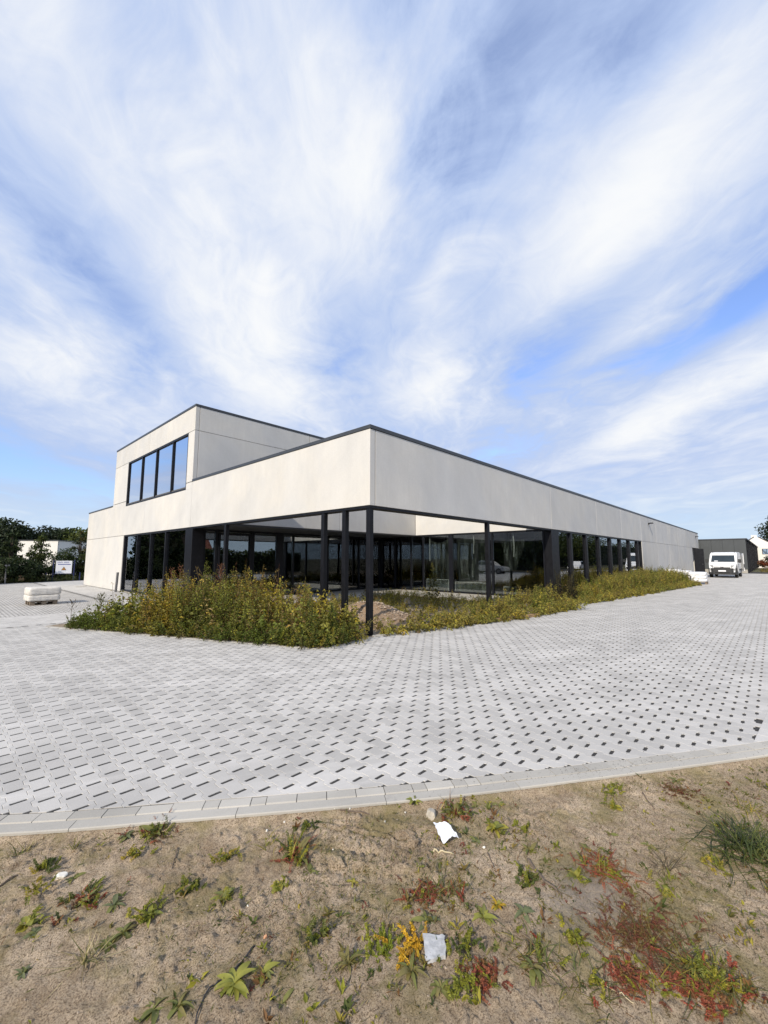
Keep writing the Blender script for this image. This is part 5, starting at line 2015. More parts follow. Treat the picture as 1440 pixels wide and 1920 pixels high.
# behind the camera, seen in the glass
for k, (x, y, h, r) in enumerate(((-17, 6, 6.5, 3.2), (-18, 12, 7.5, 3.6), (-17.5, 18, 6.8, 3.3), (-18, 24, 7.6, 3.7), (-17, 30, 6.6, 3.4), (-18, 36, 7.2, 3.5), (-17, 42, 7.0, 3.4))):
    tree('broadleaf_tree', ['first', 'second', 'third', 'fourth', 'fifth', 'sixth', 'seventh'][k] + ' tree of the row mirrored in the sunlit court glass', 'tree', x - 4, y, h, r * 1.25, 180 + k, 3200, .42, DK + MD, 'trees mirrored in the court glass', .0, False, 36)
for k, (x, y, h, r) in enumerate(((6, -25, 6.0, 3.4), (36, -17, 5.4, 3.4), (43, -17.5, 6.2, 3.8), (51, -17, 5.6, 3.6), (59, -18, 6.4, 4.0), (68, -17, 6.0, 3.8), (78, -18, 6.6, 4.4), (90, -18, 6.6, 4.6), (104, -19, 7.0, 5.0))):
    tree('broadleaf_tree', ['first', 'second', 'third', 'fourth', 'fifth', 'sixth', 'seventh', 'eighth', 'ninth'][k] + ' tree of the row mirrored in the long facade', 'tree', x, y, h * 1.3, r, 190 + k, 2800, .42, DK + MD, 'trees mirrored in the long facade', .0, False, 34)
rgh = np.random.default_rng(66)
for lab_, xa, xb, ya, yb, hh in (('tall dark hedge mirrored in the left lower window', -26, 1.2, 41, 43.5, 5.6), ('tall dark hedge mirrored in the long facade', 36, 190, -21.5, -20, 6.2),
                                 ('tall dark hedge mirrored in the sunlit court glass', -27, -25, 8, 40, 4.6), ('low dark hedge before the brick house, mirrored in the court glass', -2, 35, -19, -17.6, 2.5)):
    root = thing('hedge', lab_, 'hedge', ((xa + xb) / 2, (ya + yb) / 2, 0), 0, 'hedges mirrored in the glass')
    n_ = 15000
    P = np.stack([rgh.uniform(xa, xb, n_), rgh.uniform(ya, yb, n_), hh * rgh.uniform(0, 1, n_) ** .8], -1)
    P[:, 2] *= .80 + .42 * fbm(P[:, 0] * .3, P[:, 1] * .3, 3, 5)
    D = rgh.normal(0, 1, (n_, 3))
    D /= np.linalg.norm(D, axis=1, keepdims=True)
    L = .32 * rgh.uniform(.6, 1.4, n_)
    v, f, c = leaf_arrays(P, D, L, L * .8, np.asarray(DK + MD)[rgh.integers(0, 7, n_)] * rgh.uniform(.6, 1.4, (n_, 1)), rgh)
    np_mesh('foliage', v, f, M['tree_leaf'], root, c)
    MB().box(xa + .3, xb - .3, ya + .3, yb - .3, -.2, hh * .84).build('dark_core', M['hedge_core'], root)  # opaque dark box added so the mirrored hedge shows no sky gaps
bh = thing('brick_house', 'brick house with red tiled roof mirrored in the court glass', 'house', (20, -24, -.2))
mb = MB()
pr = [(-30.5, -.2), (-23.5, -.2), (-23.5, 3.0), (-27, 6.2), (-30.5, 3.0)]
mb.v = [(14, p[0], p[1]) for p in pr] + [(25, p[0], p[1]) for p in pr]
mb.f = [tuple(range(5)), tuple(5 + i for i in reversed(range(5)))] + [(i, (i + 1) % 5, 5 + (i + 1) % 5, 5 + i) for i in range(5)]
mb.build('wall', M['brick'], bh)
rm = MB()
for (p, q) in (((-23.1, 2.75), (-27, 6.32)), ((-30.9, 2.75), (-27, 6.32))):
    for dz in (.02, .2):
        rm.quad((13.6, p[0], p[1] + dz), (25.4, p[0], p[1] + dz), (25.4, q[0], q[1] + dz), (13.6, q[0], q[1] + dz))
rf_ = rm.build('roof', M['red_tile'], bh, fix=False)
MB().box(17, 17.7, -27.3, -26.6, 5.6, 7.1).build('chimney', M['brick'], rf_)
for wx in (15.2, 18.6, 21.8):
    w = MB().box(wx, wx + 1.5, -23.49, -23.42, .9, 2.3).build('window', M['render_white'], bh)
    MB().box(wx + .1, wx + .7, -23.415, -23.40, 1.0, 2.2).build('pane', M['car_glass'], w)
    MB().box(wx + .8, wx + 1.4, -23.415, -23.40, 1.0, 2.2).build('pane', M['car_glass'], w)


def car(loc, rz, label, paint):
    t = thing('parked_car', label, 'car', loc, rz, 'cars mirrored in the glass', local=True)
    prof = [(0, .32), (.02, .62), (.35, .78), (1.15, .92), (1.75, 1.42), (3.0, 1.45), (3.75, 1.0), (4.2, .92), (4.25, .34)]
    mb = MB()
    n = len(prof)
    for sy in (-1, 1):
        for x, z in prof:
            mb.v.append((x, sy * (.86 - max(0, z - .9) * .32), z))
    mb.f = [tuple(range(n)), tuple(n + i for i in reversed(range(n)))] + [(i, n + i, n + (i + 1) % n, (i + 1) % n) for i in range(n)]
    mb.build('body', paint, t, bevel=.05, segs=2)
    for sy in (-1, 1):
        MB().quad((1.35, sy * .872, .96), (3.5, sy * .872, .98), (2.95, sy * .742, 1.38), (1.82, sy * .742, 1.36)).build('side_window', M['car_glass'], t)
        for wx in (.85, 3.35):
            w_ = MB().disc_y((wx, sy * .78, .31), .31, .2).build('wheel', M['rubber'], t, bevel=.02, segs=1)
            MB().disc_y((wx, sy * .885, .31), .19, .02).build('rim', M['rim'], w_)
    return t


M['silver'] = plain('silver_car_paint', (.50, .51, .53), .25, .4, .03)
car((-9.0, 21.5, -.02), R(80), 'silver car parked out of view at the left, mirrored in the court glass', M['silver'])
car((66.0, -9.0, -.2), R(-4), 'white car parked out of view at the right, mirrored in the long facade', M['white_paint'])

from mathutils import noise as mnoise

# ================================================================== SMALL THINGS ON THE SOIL
def zs(x, y):
    return float(soil_h(np.array([x]), np.array([y]))[0])


LC = {
    'green': leafcol('green_leaf', (.130, .150, .040), (.235, .235, .070)),
    'blue': leafcol('dull_green_leaf', (.115, .140, .065), (.190, .205, .095)),
    'bright': leafcol('bright_green_leaf', (.190, .215, .040), (.330, .320, .065)),
    'yellow': leafcol('yellow_green_leaf', (.230, .225, .040), (.420, .360, .060)),
    'gold': leafcol('golden_leaf', (.460, .270, .020), (.620, .430, .040)),
    'olive': leafcol('olive_leaf', (.165, .150, .050), (.260, .220, .080)),
    'red': leafcol('red_leaf', (.230, .075, .045), (.360, .120, .065)),
    'brownred': leafcol('brown_red_leaf', (.105, .032, .024), (.190, .060, .036)),
    'straw': leafcol('straw_blade', (.330, .270, .150), (.470, .400, .230)),
    'dark': leafcol('dark_blade', (.040, .055, .018), (.085, .110, .028)),
    'darkdry': leafcol('dark_dry_blade', (.080, .062, .040), (.140, .110, .070)),
}


def blade(L, W, rise, droop, seed=0, lobes=0, n=7):
    """one leaf as a strip of cross sections with a sunken midrib; base at the origin, pointing to +X"""
    rg = random.Random(seed)
    V, F = [], []
    side = rg.uniform(-.12, .12)
    for i in range(n):
        t = i / (n - 1)
        x = L * t
        z = L * (rise * t - droop * t * t)
        y = L * side * t * t
        w = W * (math.sin(math.pi * min(1, t ** .75)) ** .8 if t < 1 else 0) * .5 + W * .05 * (1 - t)
        if lobes:
            w *= 1 + .35 * math.sin(t * math.pi * 2 * lobes)
        V += [(x, y - w, z + w * .35), (x, y, z), (x, y + w, z + w * .35)]
    for i in range(n - 1):
        a = i * 3
        F += [(a, a + 3, a + 4, a + 1), (a + 1, a + 4, a + 5, a + 2)]
    return V, F


LEAFM = {}


def leaf_mesh(kind, colour, var):
    key = (kind, colour, var)
    if key not in LEAFM:
        P = {'spoon': (1, .27, .50, .55, 0), 'long': (1, .15, .65, .70, 0), 'tooth': (1, .27, .35, .42, 3), 'round': (1, .55, .5, .35, 0), 'grassy': (1, .075, 1.5, 1.25, 0)}[kind]
        v, f = blade(P[0], P[1] * (1 + .12 * var), P[2] * (1 - .12 * var), P[3], var, P[4])
        me = bpy.data.meshes.new('leaf')
        me.from_pydata(v, [], f)
        me.polygons.foreach_set('use_smooth', [True] * len(me.polygons))
        me.materials.append(LC[colour])
        LEAFM[key] = me
    return LEAFM[key]


def rosette(root, rg, n, size, kinds, cols, el=(0, .55), name='leaf'):
    a0 = rg.uniform(0, 6.28)
    for k in range(n + 5):
        o = bpy.data.objects.new(name, leaf_mesh(rg.choice(kinds), rg.choice(cols), rg.randint(0, 2)))
        o.parent = root
        s = size * rg.uniform(.45, 1.15)
        o.scale = (s, s, s)
        o.rotation_euler = (rg.uniform(-.45, .45), -rg.uniform(*el) + .18, a0 + k * 2.4 + rg.uniform(-.3, .3))
        o.location = (rg.uniform(-.006, .006), rg.uniform(-.006, .006), .002)
        COL.objects.link(o)


def blades_mesh(name, root, rg, n, h, spread, cols, wid=.0035, lean=(.15, .95), mat=None):
    """a tuft of grass blades in one mesh"""
    V, F, C = [], [], []
    for k in range(n):
        ph = rg.uniform(0, 6.28)
        ln = h * rg.uniform(.45, 1.15)
        le = rg.uniform(*lean)
        bx_, by_ = rg.gauss(0, spread), rg.gauss(0, spread)
        c = cols[rg.randrange(len(cols))]
        q = rg.uniform(.7, 1.3)
        b = len(V)
        m_ = 5
        tw = rg.uniform(-.5, .5)
        for i in range(m_):
            t = i / (m_ - 1)
            out = ln * (math.sin(le) * t + .35 * le * t * t)
            z = ln * (math.cos(le) * t - .30 * le * t * t)
            x, y = bx_ + math.cos(ph + tw * t) * out, by_ + math.sin(ph + tw * t) * out
            w = wid * (1 - t ** 2 * .9)
            V += [(x - math.sin(ph) * w, y + math.cos(ph) * w, max(z, .002 + .004 * t)), (x + math.sin(ph) * w, y - math.cos(ph) * w, max(z, .002 + .004 * t))]
            C += [tuple(v * q for v in c)] * 2
        for i in range(m_ - 1):
            F.append((b + 2 * i, b + 2 * i + 1, b + 2 * i + 3, b + 2 * i + 2))
    return tag(np_mesh(name, V, F, M['leaf'], root, np.array(C)), kind='stuff')


def fronds(name, root, rg, n, h, cols, pin=.016, spread=.03, lean=(.2, 1.3), width=.55):
    """feathery shoots: a rib with small leaflets on both sides"""
    P, D, L, C = [], [], [], []
    for k in range(n):
        ph = rg.uniform(0, 6.28)
        le = rg.uniform(*lean)
        ln = h * rg.uniform(.55, 1.15)
        bx_, by_ = rg.gauss(0, spread), rg.gauss(0, spread)
        c = np.array(cols[rg.randrange(len(cols))])
        m_ = int(7 + ln / .010)
        for i in range(m_):
            t = (i + .5) / m_
            out = ln * math.sin(le) * t
            z = max(.004, ln * (math.cos(le) * t - .25 * le * t * t) + .006)
            p = np.array([bx_ + math.cos(ph) * out, by_ + math.sin(ph) * out, z])
            for s in (-1, 1):
                a = ph + s * rg.uniform(.6, 1.2)
                d = np.array([math.cos(a), math.sin(a), rg.uniform(-.1, .55)])
                P.append(p)
                D.append(d / np.linalg.norm(d))
                L.append(pin * (1.15 - .55 * t) * rg.uniform(.7, 1.3))
                C.append(c * rg.uniform(.7, 1.35))
    L = np.array(L)
    v, f, c = leaf_arrays(np.array(P), np.array(D), L, L * width, np.array(C), np.random.default_rng(rg.randrange(9999)), droop=.2)
    return tag(np_mesh(name, v, f, M['leaf'], root, c), kind='stuff')


REDS = [(.32, .085, .050), (.36, .12, .065), (.27, .075, .048), (.24, .12, .050)]
BRED = [(.17, .060, .042), (.22, .075, .045), (.15, .075, .04), (.17, .12, .045)]
LIME = [(.22, .23, .03), (.29, .27, .035), (.17, .19, .03)]
GRN = [(.10, .125, .03), (.14, .155, .04), (.075, .10, .028)]
YLW = [(.32, .27, .045), (.40, .31, .05), (.24, .22, .045)]
GOLD = [(.50, .30, .025), (.60, .38, .03), (.42, .25, .03)]
OLV = [(.16, .14, .04), (.20, .15, .045), (.12, .115, .032), (.19, .10, .04)]
STR = [(.38, .31, .18), (.46, .39, .23), (.30, .24, .14), (.22, .19, .07)]
DGR = [(.055, .075, .022), (.085, .11, .03), (.12, .135, .045), (.04, .058, .018)]
DDR = [(.10, .08, .05), (.14, .11, .07), (.07, .06, .035)]

PLANTS = [
    ('rosette_blue', 0.944, 3.069, 1.00, 'blue green rosette weed just left of the red tipped clump by the kerb'),
    ('mixed_red', 1.073, 2.967, 1.30, 'big green weed clump with dark red tops close to the kerb stones'),
    ('sprig_yellow', 0.928, 2.849, 1.00, 'yellowish sprig below the red topped clump near the kerb'),
    ('grass', 0.702, 3.176, 0.90, 'thin grass tuft among dead pale leaves near the lower left kerb'),
    ('dead', 0.486, 3.374, 1.10, 'flattened dead pale grass plant by the kerb at the far left'),
    ('sprig_green', 0.548, 3.110, 1.10, 'feathery green sprig above the whitish lump of dirt'),
    ('rosette_green', 0.646, 2.914, 1.00, 'broad leaved rosette beside the whitish lump of dirt'),
    ('sprig_yellow', 0.486, 2.922, 0.90, 'small yellow green sprig below the whitish lump of dirt'),
    ('mixed_red', 0.654, 2.679, 0.80, 'sprawling yellow weed with brown red stems left of the blue green rosettes'),
    ('rosette_blue', 0.743, 2.541, 1.20, 'large blue green rosette in the middle of the left half of the soil'),
    ('rosette_yellow', 0.432, 2.723, 1.12, 'large sprawling yellow green weed at the left edge of the soil'),
    ('rosette_blue', 0.450, 2.633, 0.80, 'dull blue rosette tucked below the sprawling yellow green weed'),
    ('sprig_bright', 0.843, 2.339, 1.20, 'bright yellow green feathery plant above the narrow leaved rosettes'),
    ('rosette_green', 0.728, 2.336, 1.10, 'dark rosette leaning against the bright feathery plant'),
    ('rosette_green', 0.660, 2.331, 1.10, 'narrow leaved green rosette directly above the dried grass tuft'),
    ('dead', 0.589, 2.287, 1.30, 'dried straw coloured grass tuft with a few green blades'),
    ('rosette_blue', 0.387, 2.429, 0.80, 'small dull rosette near the lower left corner of the soil'),
    ('rosette_green', 0.715, 1.878, 1.28, 'large dark green rosette at the bottom edge beside the black cord'),
    ('rosette_green', 0.780, 1.816, 1.20, 'large long leaved rosette touching the lower end of the black cord'),
    ('rosette_bright', 0.968, 1.734, 1.36, 'largest bright green rosette, just right of the black cord'),
    ('sprig_green', 1.035, 2.360, 0.90, 'small dense green sprig standing alone right of the feathery twig'),
    ('sprig_yellow', 1.282, 2.426, 1.10, 'tall yellow green sprig under the short edging stone'),
    ('rosette_yellow', 1.139, 2.178, 1.10, 'weed with bright yellow leaf tips below the tall sprig'),
    ('sprig_green', 1.752, 2.322, 1.00, 'green sprig at the left rim of the tyre marked mud'),
    ('grass_yellow', 1.530, 2.377, 1.00, 'yellow grass tuft left of the tyre marked mud'),
    ('mixed_red', 1.566, 2.172, 1.50, 'wide tangle of red and yellow weeds left of the cracked mud'),
    ('star', 1.543, 2.009, 1.10, 'star shaped green rosette at the lower left rim of the cracked mud'),
    ('rosette_yellow', 1.384, 2.037, 1.00, 'yellow green weed below the wide red tangle'),
    ('star_pale', 1.664, 1.780, 0.90, 'pale yellow star shaped rosette under the crack in the mud'),
    ('rosette_bright', 2.419, 1.968, 1.20, 'bright green leafy weed beside the pale rock at the kerb'),
    ('mixed_red', 2.526, 1.696, 1.20, 'red and orange weed right of the pale rock'),
    ('rosette_green', 2.725, 1.659, 0.80, 'green rosette at the kerb right of the red and orange weed'),
    ('rosette_green', 2.839, 1.547, 0.90, 'green rosette at the kerb, second one right of the pale rock'),
    ('rosette_yellow', 2.569, 1.424, 1.30, 'yellow leafed weed standing right of the white scrap'),
    ('rosette_blue', 2.404, 1.469, 0.90, 'small dull rosette between the white scrap and the yellow leafed weed'),
    ('rosette_green', 2.069, 1.615, 1.20, 'green weed with one yellow leaf below the white scrap'),
    ('red', 1.879, 1.451, 1.50, 'bright red weed patch left half of the round red and olive clump'),
    ('grass_olive', 1.955, 1.354, 1.40, 'olive and rust grass growing out of the bright red weed patch'),
    ('rosette_blue', 1.739, 1.345, 1.20, 'dull blue green weed below the red and olive clump'),
    ('rosette_bright', 1.943, 1.153, 1.10, 'bright green weed next to the vivid yellow sprig'),
    ('yellow', 2.043, 1.135, 0.90, 'vivid yellow leafed sprig standing alone in the middle of the soil'),
    ('sprig_green', 1.335, 1.646, 1.10, 'green sprig left of the round lime cushion'),
    ('cushion', 1.498, 1.422, 1.20, 'round lime green cushion plant above the grey slab fragment'),
    ('rosette_olive', 1.339, 1.459, 1.20, 'olive rosette with long drooping leaves under the lime cushion'),
    ('yellow_patch', 1.593, 1.302, 1.30, 'golden orange weed touching the grey slab fragment'),
    ('rosette_olive', 1.498, 1.246, 1.20, 'curled olive weed below the golden orange weed'),
    ('rosette_bright', 1.070, 1.694, 1.12, 'bright green leafy weed right of the black cord and its rosette'),
    ('rosette_green', 1.063, 1.542, 0.90, 'small light green rosette at the bottom edge, left of centre'),
    ('rosette_green', 1.516, 1.104, 1.00, 'weed with two round leaves near the bottom centre'),
    ('sprig_bright', 1.571, 1.057, 1.00, 'lime feathery sprig near the bottom centre'),
    ('red', 1.681, 1.017, 1.00, 'loose dark red weed right of the lime feathery sprig'),
    ('sprig_green', 1.750, 1.126, 1.20, 'spindly grey green sprig right of the grey slab fragment'),
    ('rosette_green', 1.840, 1.044, 1.00, 'flat grey green rosette farther right of the grey slab fragment'),
    ('sprig_bright', 3.535, 1.005, 1.00, 'upright yellow green sprig under the kerb on the right'),
    ('rosette_yellow', 3.346, 0.940, 1.00, 'yellow green rosette right below the upright sprig'),
    ('rosette_green', 4.059, 0.679, 1.20, 'spreading green weed close to the kerb at the right'),
    ('red_brown', 3.870, 0.646, 0.90, 'brownish red flat weed below the spreading green weed'),
    ('rosette_olive', 2.538, 1.190, 1.12, 'olive clump at the upper end of the curved dark root'),
    ('rosette_yellow', 2.700, 1.300, 0.90, 'small yellow green weed above the olive clump'),
    ('rosette_green', 3.033, 0.882, 0.90, 'grey green rosette above the round red patch with yellow heart'),
    ('rosette_green', 2.772, 0.952, 0.80, 'small green rosette on bare sand left of the yellow hearted patch'),
    ('rosette_green', 3.063, 0.680, 0.90, 'greyish weed on bare sand between the red patch and the big grass'),
    ('rosette_yellow', 2.503, 0.909, 1.00, 'yellow weed touching the left rim of the round red patch'),
    ('red', 2.651, 0.823, 1.70, 'round red weed patch with a yellow heart'),
    ('sprig_bright', 2.667, 0.795, 1.00, 'yellow green sprig growing in the heart of the round red patch'),
    ('sprig_green', 2.299, 1.078, 1.00, 'green sprig beside the middle of the curved dark root'),
    ('rosette_blue', 2.090, 1.021, 1.00, 'dull green rosette below the lower end of the curved dark root'),
    ('star', 2.541, 0.547, 1.10, 'long leaved rosette on sand right of the dark red thicket'),
    ('grass_big', 3.419, 0.233, 2.00, 'large dark green grass tussock at the right edge'),
    ('sprig_yellow', 3.130, 0.369, 1.10, 'mossy yellow green sprig left of the large grass tussock'),
    ('grass_yellow', 3.948, 0.241, 1.30, 'flat yellow grass lying above the large grass tussock'),
    ('dead_dark', 2.898, 0.558, 1.20, 'dried dark grass tuft with spidery blades on the sand'),
    ('rosette_yellow', 2.713, 0.532, 0.80, 'weed with a single round yellow leaf below the spidery dried tuft'),
    ('red_brown', 2.427, 0.587, 1.70, 'dark red weed thicket running down from the gravel patch'),
    ('red_brown', 2.256, 0.637, 1.50, 'dark red low weeds on the lower edge of the gravel patch'),
    ('red_brown', 2.334, 0.527, 1.60, 'dark red weeds with green blades in the lower right thicket'),
    ('grass_olive', 2.309, 0.361, 1.90, 'tall mixed grass in the lower right thicket'),
    ('rosette_bright', 2.311, 0.385, 1.10, 'round leaved bright weed inside the lower right thicket'),
    ('rosette_blue', 2.240, 0.429, 1.00, 'blue green leafy weed inside the lower right thicket'),
    ('sprig_bright', 2.309, 0.304, 1.30, 'lime sprig at the right end of the lower right thicket'),
    ('grass_olive', 2.314, 0.255, 1.40, 'thin grass at the outer end of the lower right thicket'),
    ('red', 2.079, 0.565, 1.10, 'red fern like weed beside the white straw'),
    ('grass_yellow', 2.115, 0.521, 1.10, 'yellow grass right of the red fern like weed'),
    ('red', 2.180, 0.318, 1.00, 'red weed spot near the bottom right corner'),
    ('red', 2.190, 0.400, 0.90, 'small red weed below the round leaved bright weed'),
    ('sprig_bright', 2.105, 0.799, 0.90, 'yellow green sprig on the left side of the gravel patch'),
    ('grass_olive', 1.906, 0.887, 1.30, 'long bladed olive tuft left of the gravel patch'),
    ('rosette_green', 1.843, 0.867, 1.10, 'broad leaved weed below the long bladed olive tuft'),
    ('grass_olive', 1.937, 0.680, 1.50, 'grassy green clump at the upper end of the white straw'),
]


prg = random.Random(77)
for typ, x, y, s, lab in PLANTS:
    nm = {'grass': 'grass_tuft', 'dead': 'dry_grass', 'grass_yellow': 'grass_tuft', 'grass_olive': 'grass_tuft', 'grass_big': 'grass_tussock', 'dead_dark': 'dry_grass'}.get(typ, 'rosette_weed' if typ.startswith(('rosette', 'star')) else 'weed')
    cat = {'grass_tuft': 'grass tuft', 'dry_grass': 'dry grass', 'grass_tussock': 'grass tussock'}.get(nm, 'weed')
    root = thing(nm, lab, cat, (x, y, zs(x, y) - .002), prg.uniform(0, 6.28), 'weeds on the soil', local=True)
    k = s * .074
    if typ.startswith('rosette') or typ.startswith('star'):
        k *= .82
        col = typ.split('_')[1] if '_' in typ else 'green'
        if typ == 'star':
            rosette(root, prg, 8, k * 1.15, ['long', 'spoon'], ['blue', 'green'], (-.02, .35))
        elif typ == 'star_pale':
            rosette(root, prg, 9, k * .75, ['spoon'], ['yellow', 'straw'], (0, .3))
        elif col == 'green':
            rosette(root, prg, 9, k * 1.05, ['spoon', 'long', 'tooth'], ['green', 'green', 'olive'], (-.1, .42))
        elif col == 'blue':
            rosette(root, prg, 9, k, ['spoon', 'tooth'], ['blue', 'blue', 'green'], (-.1, .40))
        elif col == 'bright':
            rosette(root, prg, 13, k * 1.05, ['spoon', 'tooth', 'long'], ['bright', 'bright', 'green'], (-.05, .65))
        elif col == 'yellow':
            rosette(root, prg, 10, k * .95, ['spoon', 'round', 'tooth'], ['yellow', 'bright', 'yellow', 'green'], (-.05, .6))
            fronds('shoots', root, prg, 5, k * .9, LIME, .014, .03)
        elif col == 'olive':
            rosette(root, prg, 9, k * 1.05, ['long', 'spoon'], ['olive', 'olive', 'green'], (.0, .7))
            blades_mesh('blades', root, prg, 14, k * .8, .015, OLV, .002)
    elif typ == 'sprig_green':
        fronds('shoots', root, prg, 13, k * .85, GRN + LIME[:1], .017, .03, (.2, 1.2))
    elif typ == 'sprig_yellow':
        fronds('shoots', root, prg, 13, k * .85, YLW + LIME, .015, .032, (.4, 1.4))
    elif typ == 'sprig_bright':
        fronds('shoots', root, prg, 15, k * .85, LIME, .015, .030, (.3, 1.35))
        rosette(root, prg, 4, k * .7, ['spoon'], ['bright'], (.1, .6))
    elif typ == 'cushion':
        fronds('shoots', root, prg, 30, k * .75, [(.20, .24, .03), (.26, .27, .035)], .013, .030, (.1, 1.4), .8)
    elif typ == 'yellow':
        rosette(root, prg, 8, k * .8, ['spoon'], ['gold', 'yellow'], (.2, 1.1))
    elif typ == 'yellow_patch':
        fronds('shoots', root, prg, 24, k * .8, GOLD, .012, .030, (.6, 1.5), .75)
        rosette(root, prg, 4, k * .8, ['long'], ['gold', 'olive'], (0, .4))
    elif typ == 'mixed_red':
        fronds('shoots', root, prg, 26, k * .9, REDS + BRED, .012, .055, (.5, 1.5))
        fronds('shoots', root, prg, 9, k * 1.2, LIME + GRN, .018, .05, (.2, 1.2))
        rosette(root, prg, 7, k * 1.1, ['spoon', 'tooth'], ['green', 'bright', 'olive'], (.1, .9))
        blades_mesh('blades', root, prg, 26, k * 1.2, .05, OLV + YLW, .0022)
    elif typ == 'red':
        fronds('shoots', root, prg, 80, k * .75, REDS + REDS + BRED, .0090, .040 * s, (.7, 1.55), .62)
        blades_mesh('blades', root, prg, 16, k * .9, .04 * s, OLV + YLW[:1], .0018)
        fronds('shoots', root, prg, 5, k * .7, LIME, .014, .04)
    elif typ == 'red_brown':
        fronds('shoots', root, prg, 85, k * .75, BRED + BRED + REDS[3:], .0080, .055 * s, (.7, 1.55), .6)
        blades_mesh('blades', root, prg, 30, k * 1.0, .06, OLV, .0018)
    elif typ == 'grass':
        blades_mesh('blades', root, prg, 22, k * 1.2, .014, GRN + YLW, .0022)
    elif typ == 'grass_yellow':
        blades_mesh('blades', root, prg, 42, k * 1.15, .035, YLW + LIME, .0022, (.5, 1.4))
    elif typ == 'grass_olive':
        blades_mesh('blades', root, prg, 90, k * 1.0, .050, OLV + GRN + YLW[:1], .0022, (.5, 1.45))
        fronds('shoots', root, prg, 5, k * .8, LIME + REDS[:1], .015, .05)
    elif typ == 'grass_big':
        blades_mesh('blades', root, prg, 340, k * 1.75, .085, DGR + GRN[:2], .0032, (.5, 1.45))
        rosette(root, prg, 5, k * .5, ['spoon'], ['green'], (0, .5))
    elif typ == 'dead':
        blades_mesh('blades', root, prg, 44, k * 1.3, .020, STR + GRN[:1], .0024, (.5, 1.45))
    elif typ == 'dead_dark':
        blades_mesh('blades', root, prg, 46, k * 1.5, .016, DDR + OLV[2:3], .0020, (.4, 1.45))

# sprinkling of tiny seedlings over the soil: one mass, nobody could count them
rg = np.random.default_rng(88)
qx, qy = rg.uniform(0, 5.4, 22000), rg.uniform(-.3, 4.0, 22000)
kd = kdist(qx, qy)
dn = fbm(qx * 1.6, qy * 1.6, 3, 61)
ok = (kd < -EW - .02) & (kd > -3.0) & (rg.uniform(0, 1, 22000) < np.clip((dn - .42) * 3.4, .03, 1) * .26)
qx, qy = qx[ok], qy[ok]
qz = soil_h(qx, qy)
k = rg.integers(3, 9, len(qx))
idx = np.repeat(np.arange(len(qx)), k)
n = len(idx)
ph = rg.uniform(0, 6.28, n)
el = rg.uniform(.1, 1.0, n)
P = np.stack([qx[idx], qy[idx], qz[idx]], -1) + np.concatenate([rg.normal(0, .008, (n, 2)), np.zeros((n, 1))], 1)
D = np.stack([np.cos(ph) * np.cos(el), np.sin(ph) * np.cos(el), np.sin(el)], -1)
L = rg.uniform(.010, .030, n) * np.where(rg.uniform(0, 1, len(qx)) < .18, 1.7, 1.0)[idx]
pal = np.array(GRN + LIME + OLV + BRED[:1] + YLW[:1])
c = pal[rg.integers(0, len(pal), len(qx))][idx] * rg.uniform(.7, 1.3, (n, 1))
v, f, c = leaf_arrays(P, D, L, L * .4, c, rg)
o = np_mesh('seedlings', v, f, M['leaf'], None, c)
tag(o, 'tiny seedlings scattered over the sandy soil', 'seedlings', None, 'stuff')
# thin grassy haze of short dry blades and moss in patches
qx, qy = rg.uniform(0, 5.4, 150000), rg.uniform(-.3, 4.0, 150000)
kd = kdist(qx, qy)
dn = fbm(qx * 1.1 + 7, qy * 1.1, 4, 71)
ok = (kd < -EW - .03) & (kd > -3.0) & (rg.uniform(0, 1, 150000) < np.clip((dn - .43) * 4.0, .02, 1) * .60)
qx, qy = qx[ok], qy[ok]
n = len(qx)
ph = rg.uniform(0, 6.28, n)
el = rg.uniform(.0, .9, n)
P = np.stack([qx, qy, soil_h(qx, qy)], -1)
D = np.stack([np.cos(ph) * np.cos(el), np.sin(ph) * np.cos(el), np.sin(el)], -1)
L = rg.uniform(.012, .040, n)
pal = np.array(STR[2:] + OLV + GRN + LIME[2:] + [(.12, .10, .06), (.15, .13, .05)])
c = pal[rg.integers(0, len(pal), n)] * rg.uniform(.6, 1.2, (n, 1))
v, f, c = leaf_arrays(P, D, L, L * .09 + .0008, c, rg)
o = np_mesh('short_grass', v, f, M['leaf'], None, c)
tag(o, 'short dry grass and moss in patches on the soil', 'grass', None, 'stuff')
# grit and small stones
n = 9000
qx, qy = rg.uniform(0, 5.4, n * 3), rg.uniform(-.3, 4.0, n * 3)
kd = kdist(qx, qy)
pr_ = np.where(kd > -.45, 1.0, .28) * np.where(np.hypot((qx - 2.40) * 1.0, (qy - .83) * 1.5) < .36, 1.8, 1)
ok = (kd < -EW - .012) & (kd > -3.0) & (rg.uniform(0, 1, len(qx)) < pr_ * .55)
qx, qy = qx[ok], qy[ok]
S = .0022 + .0075 * rg.beta(1.1, 5, len(qx))
o = pebbles('grit', qx, qy, soil_h(qx, qy) + S * .15, S, M['pebble'], None, rg)
tag(o, 'grit and tiny stones lying on the soil', 'grit', None, 'stuff')


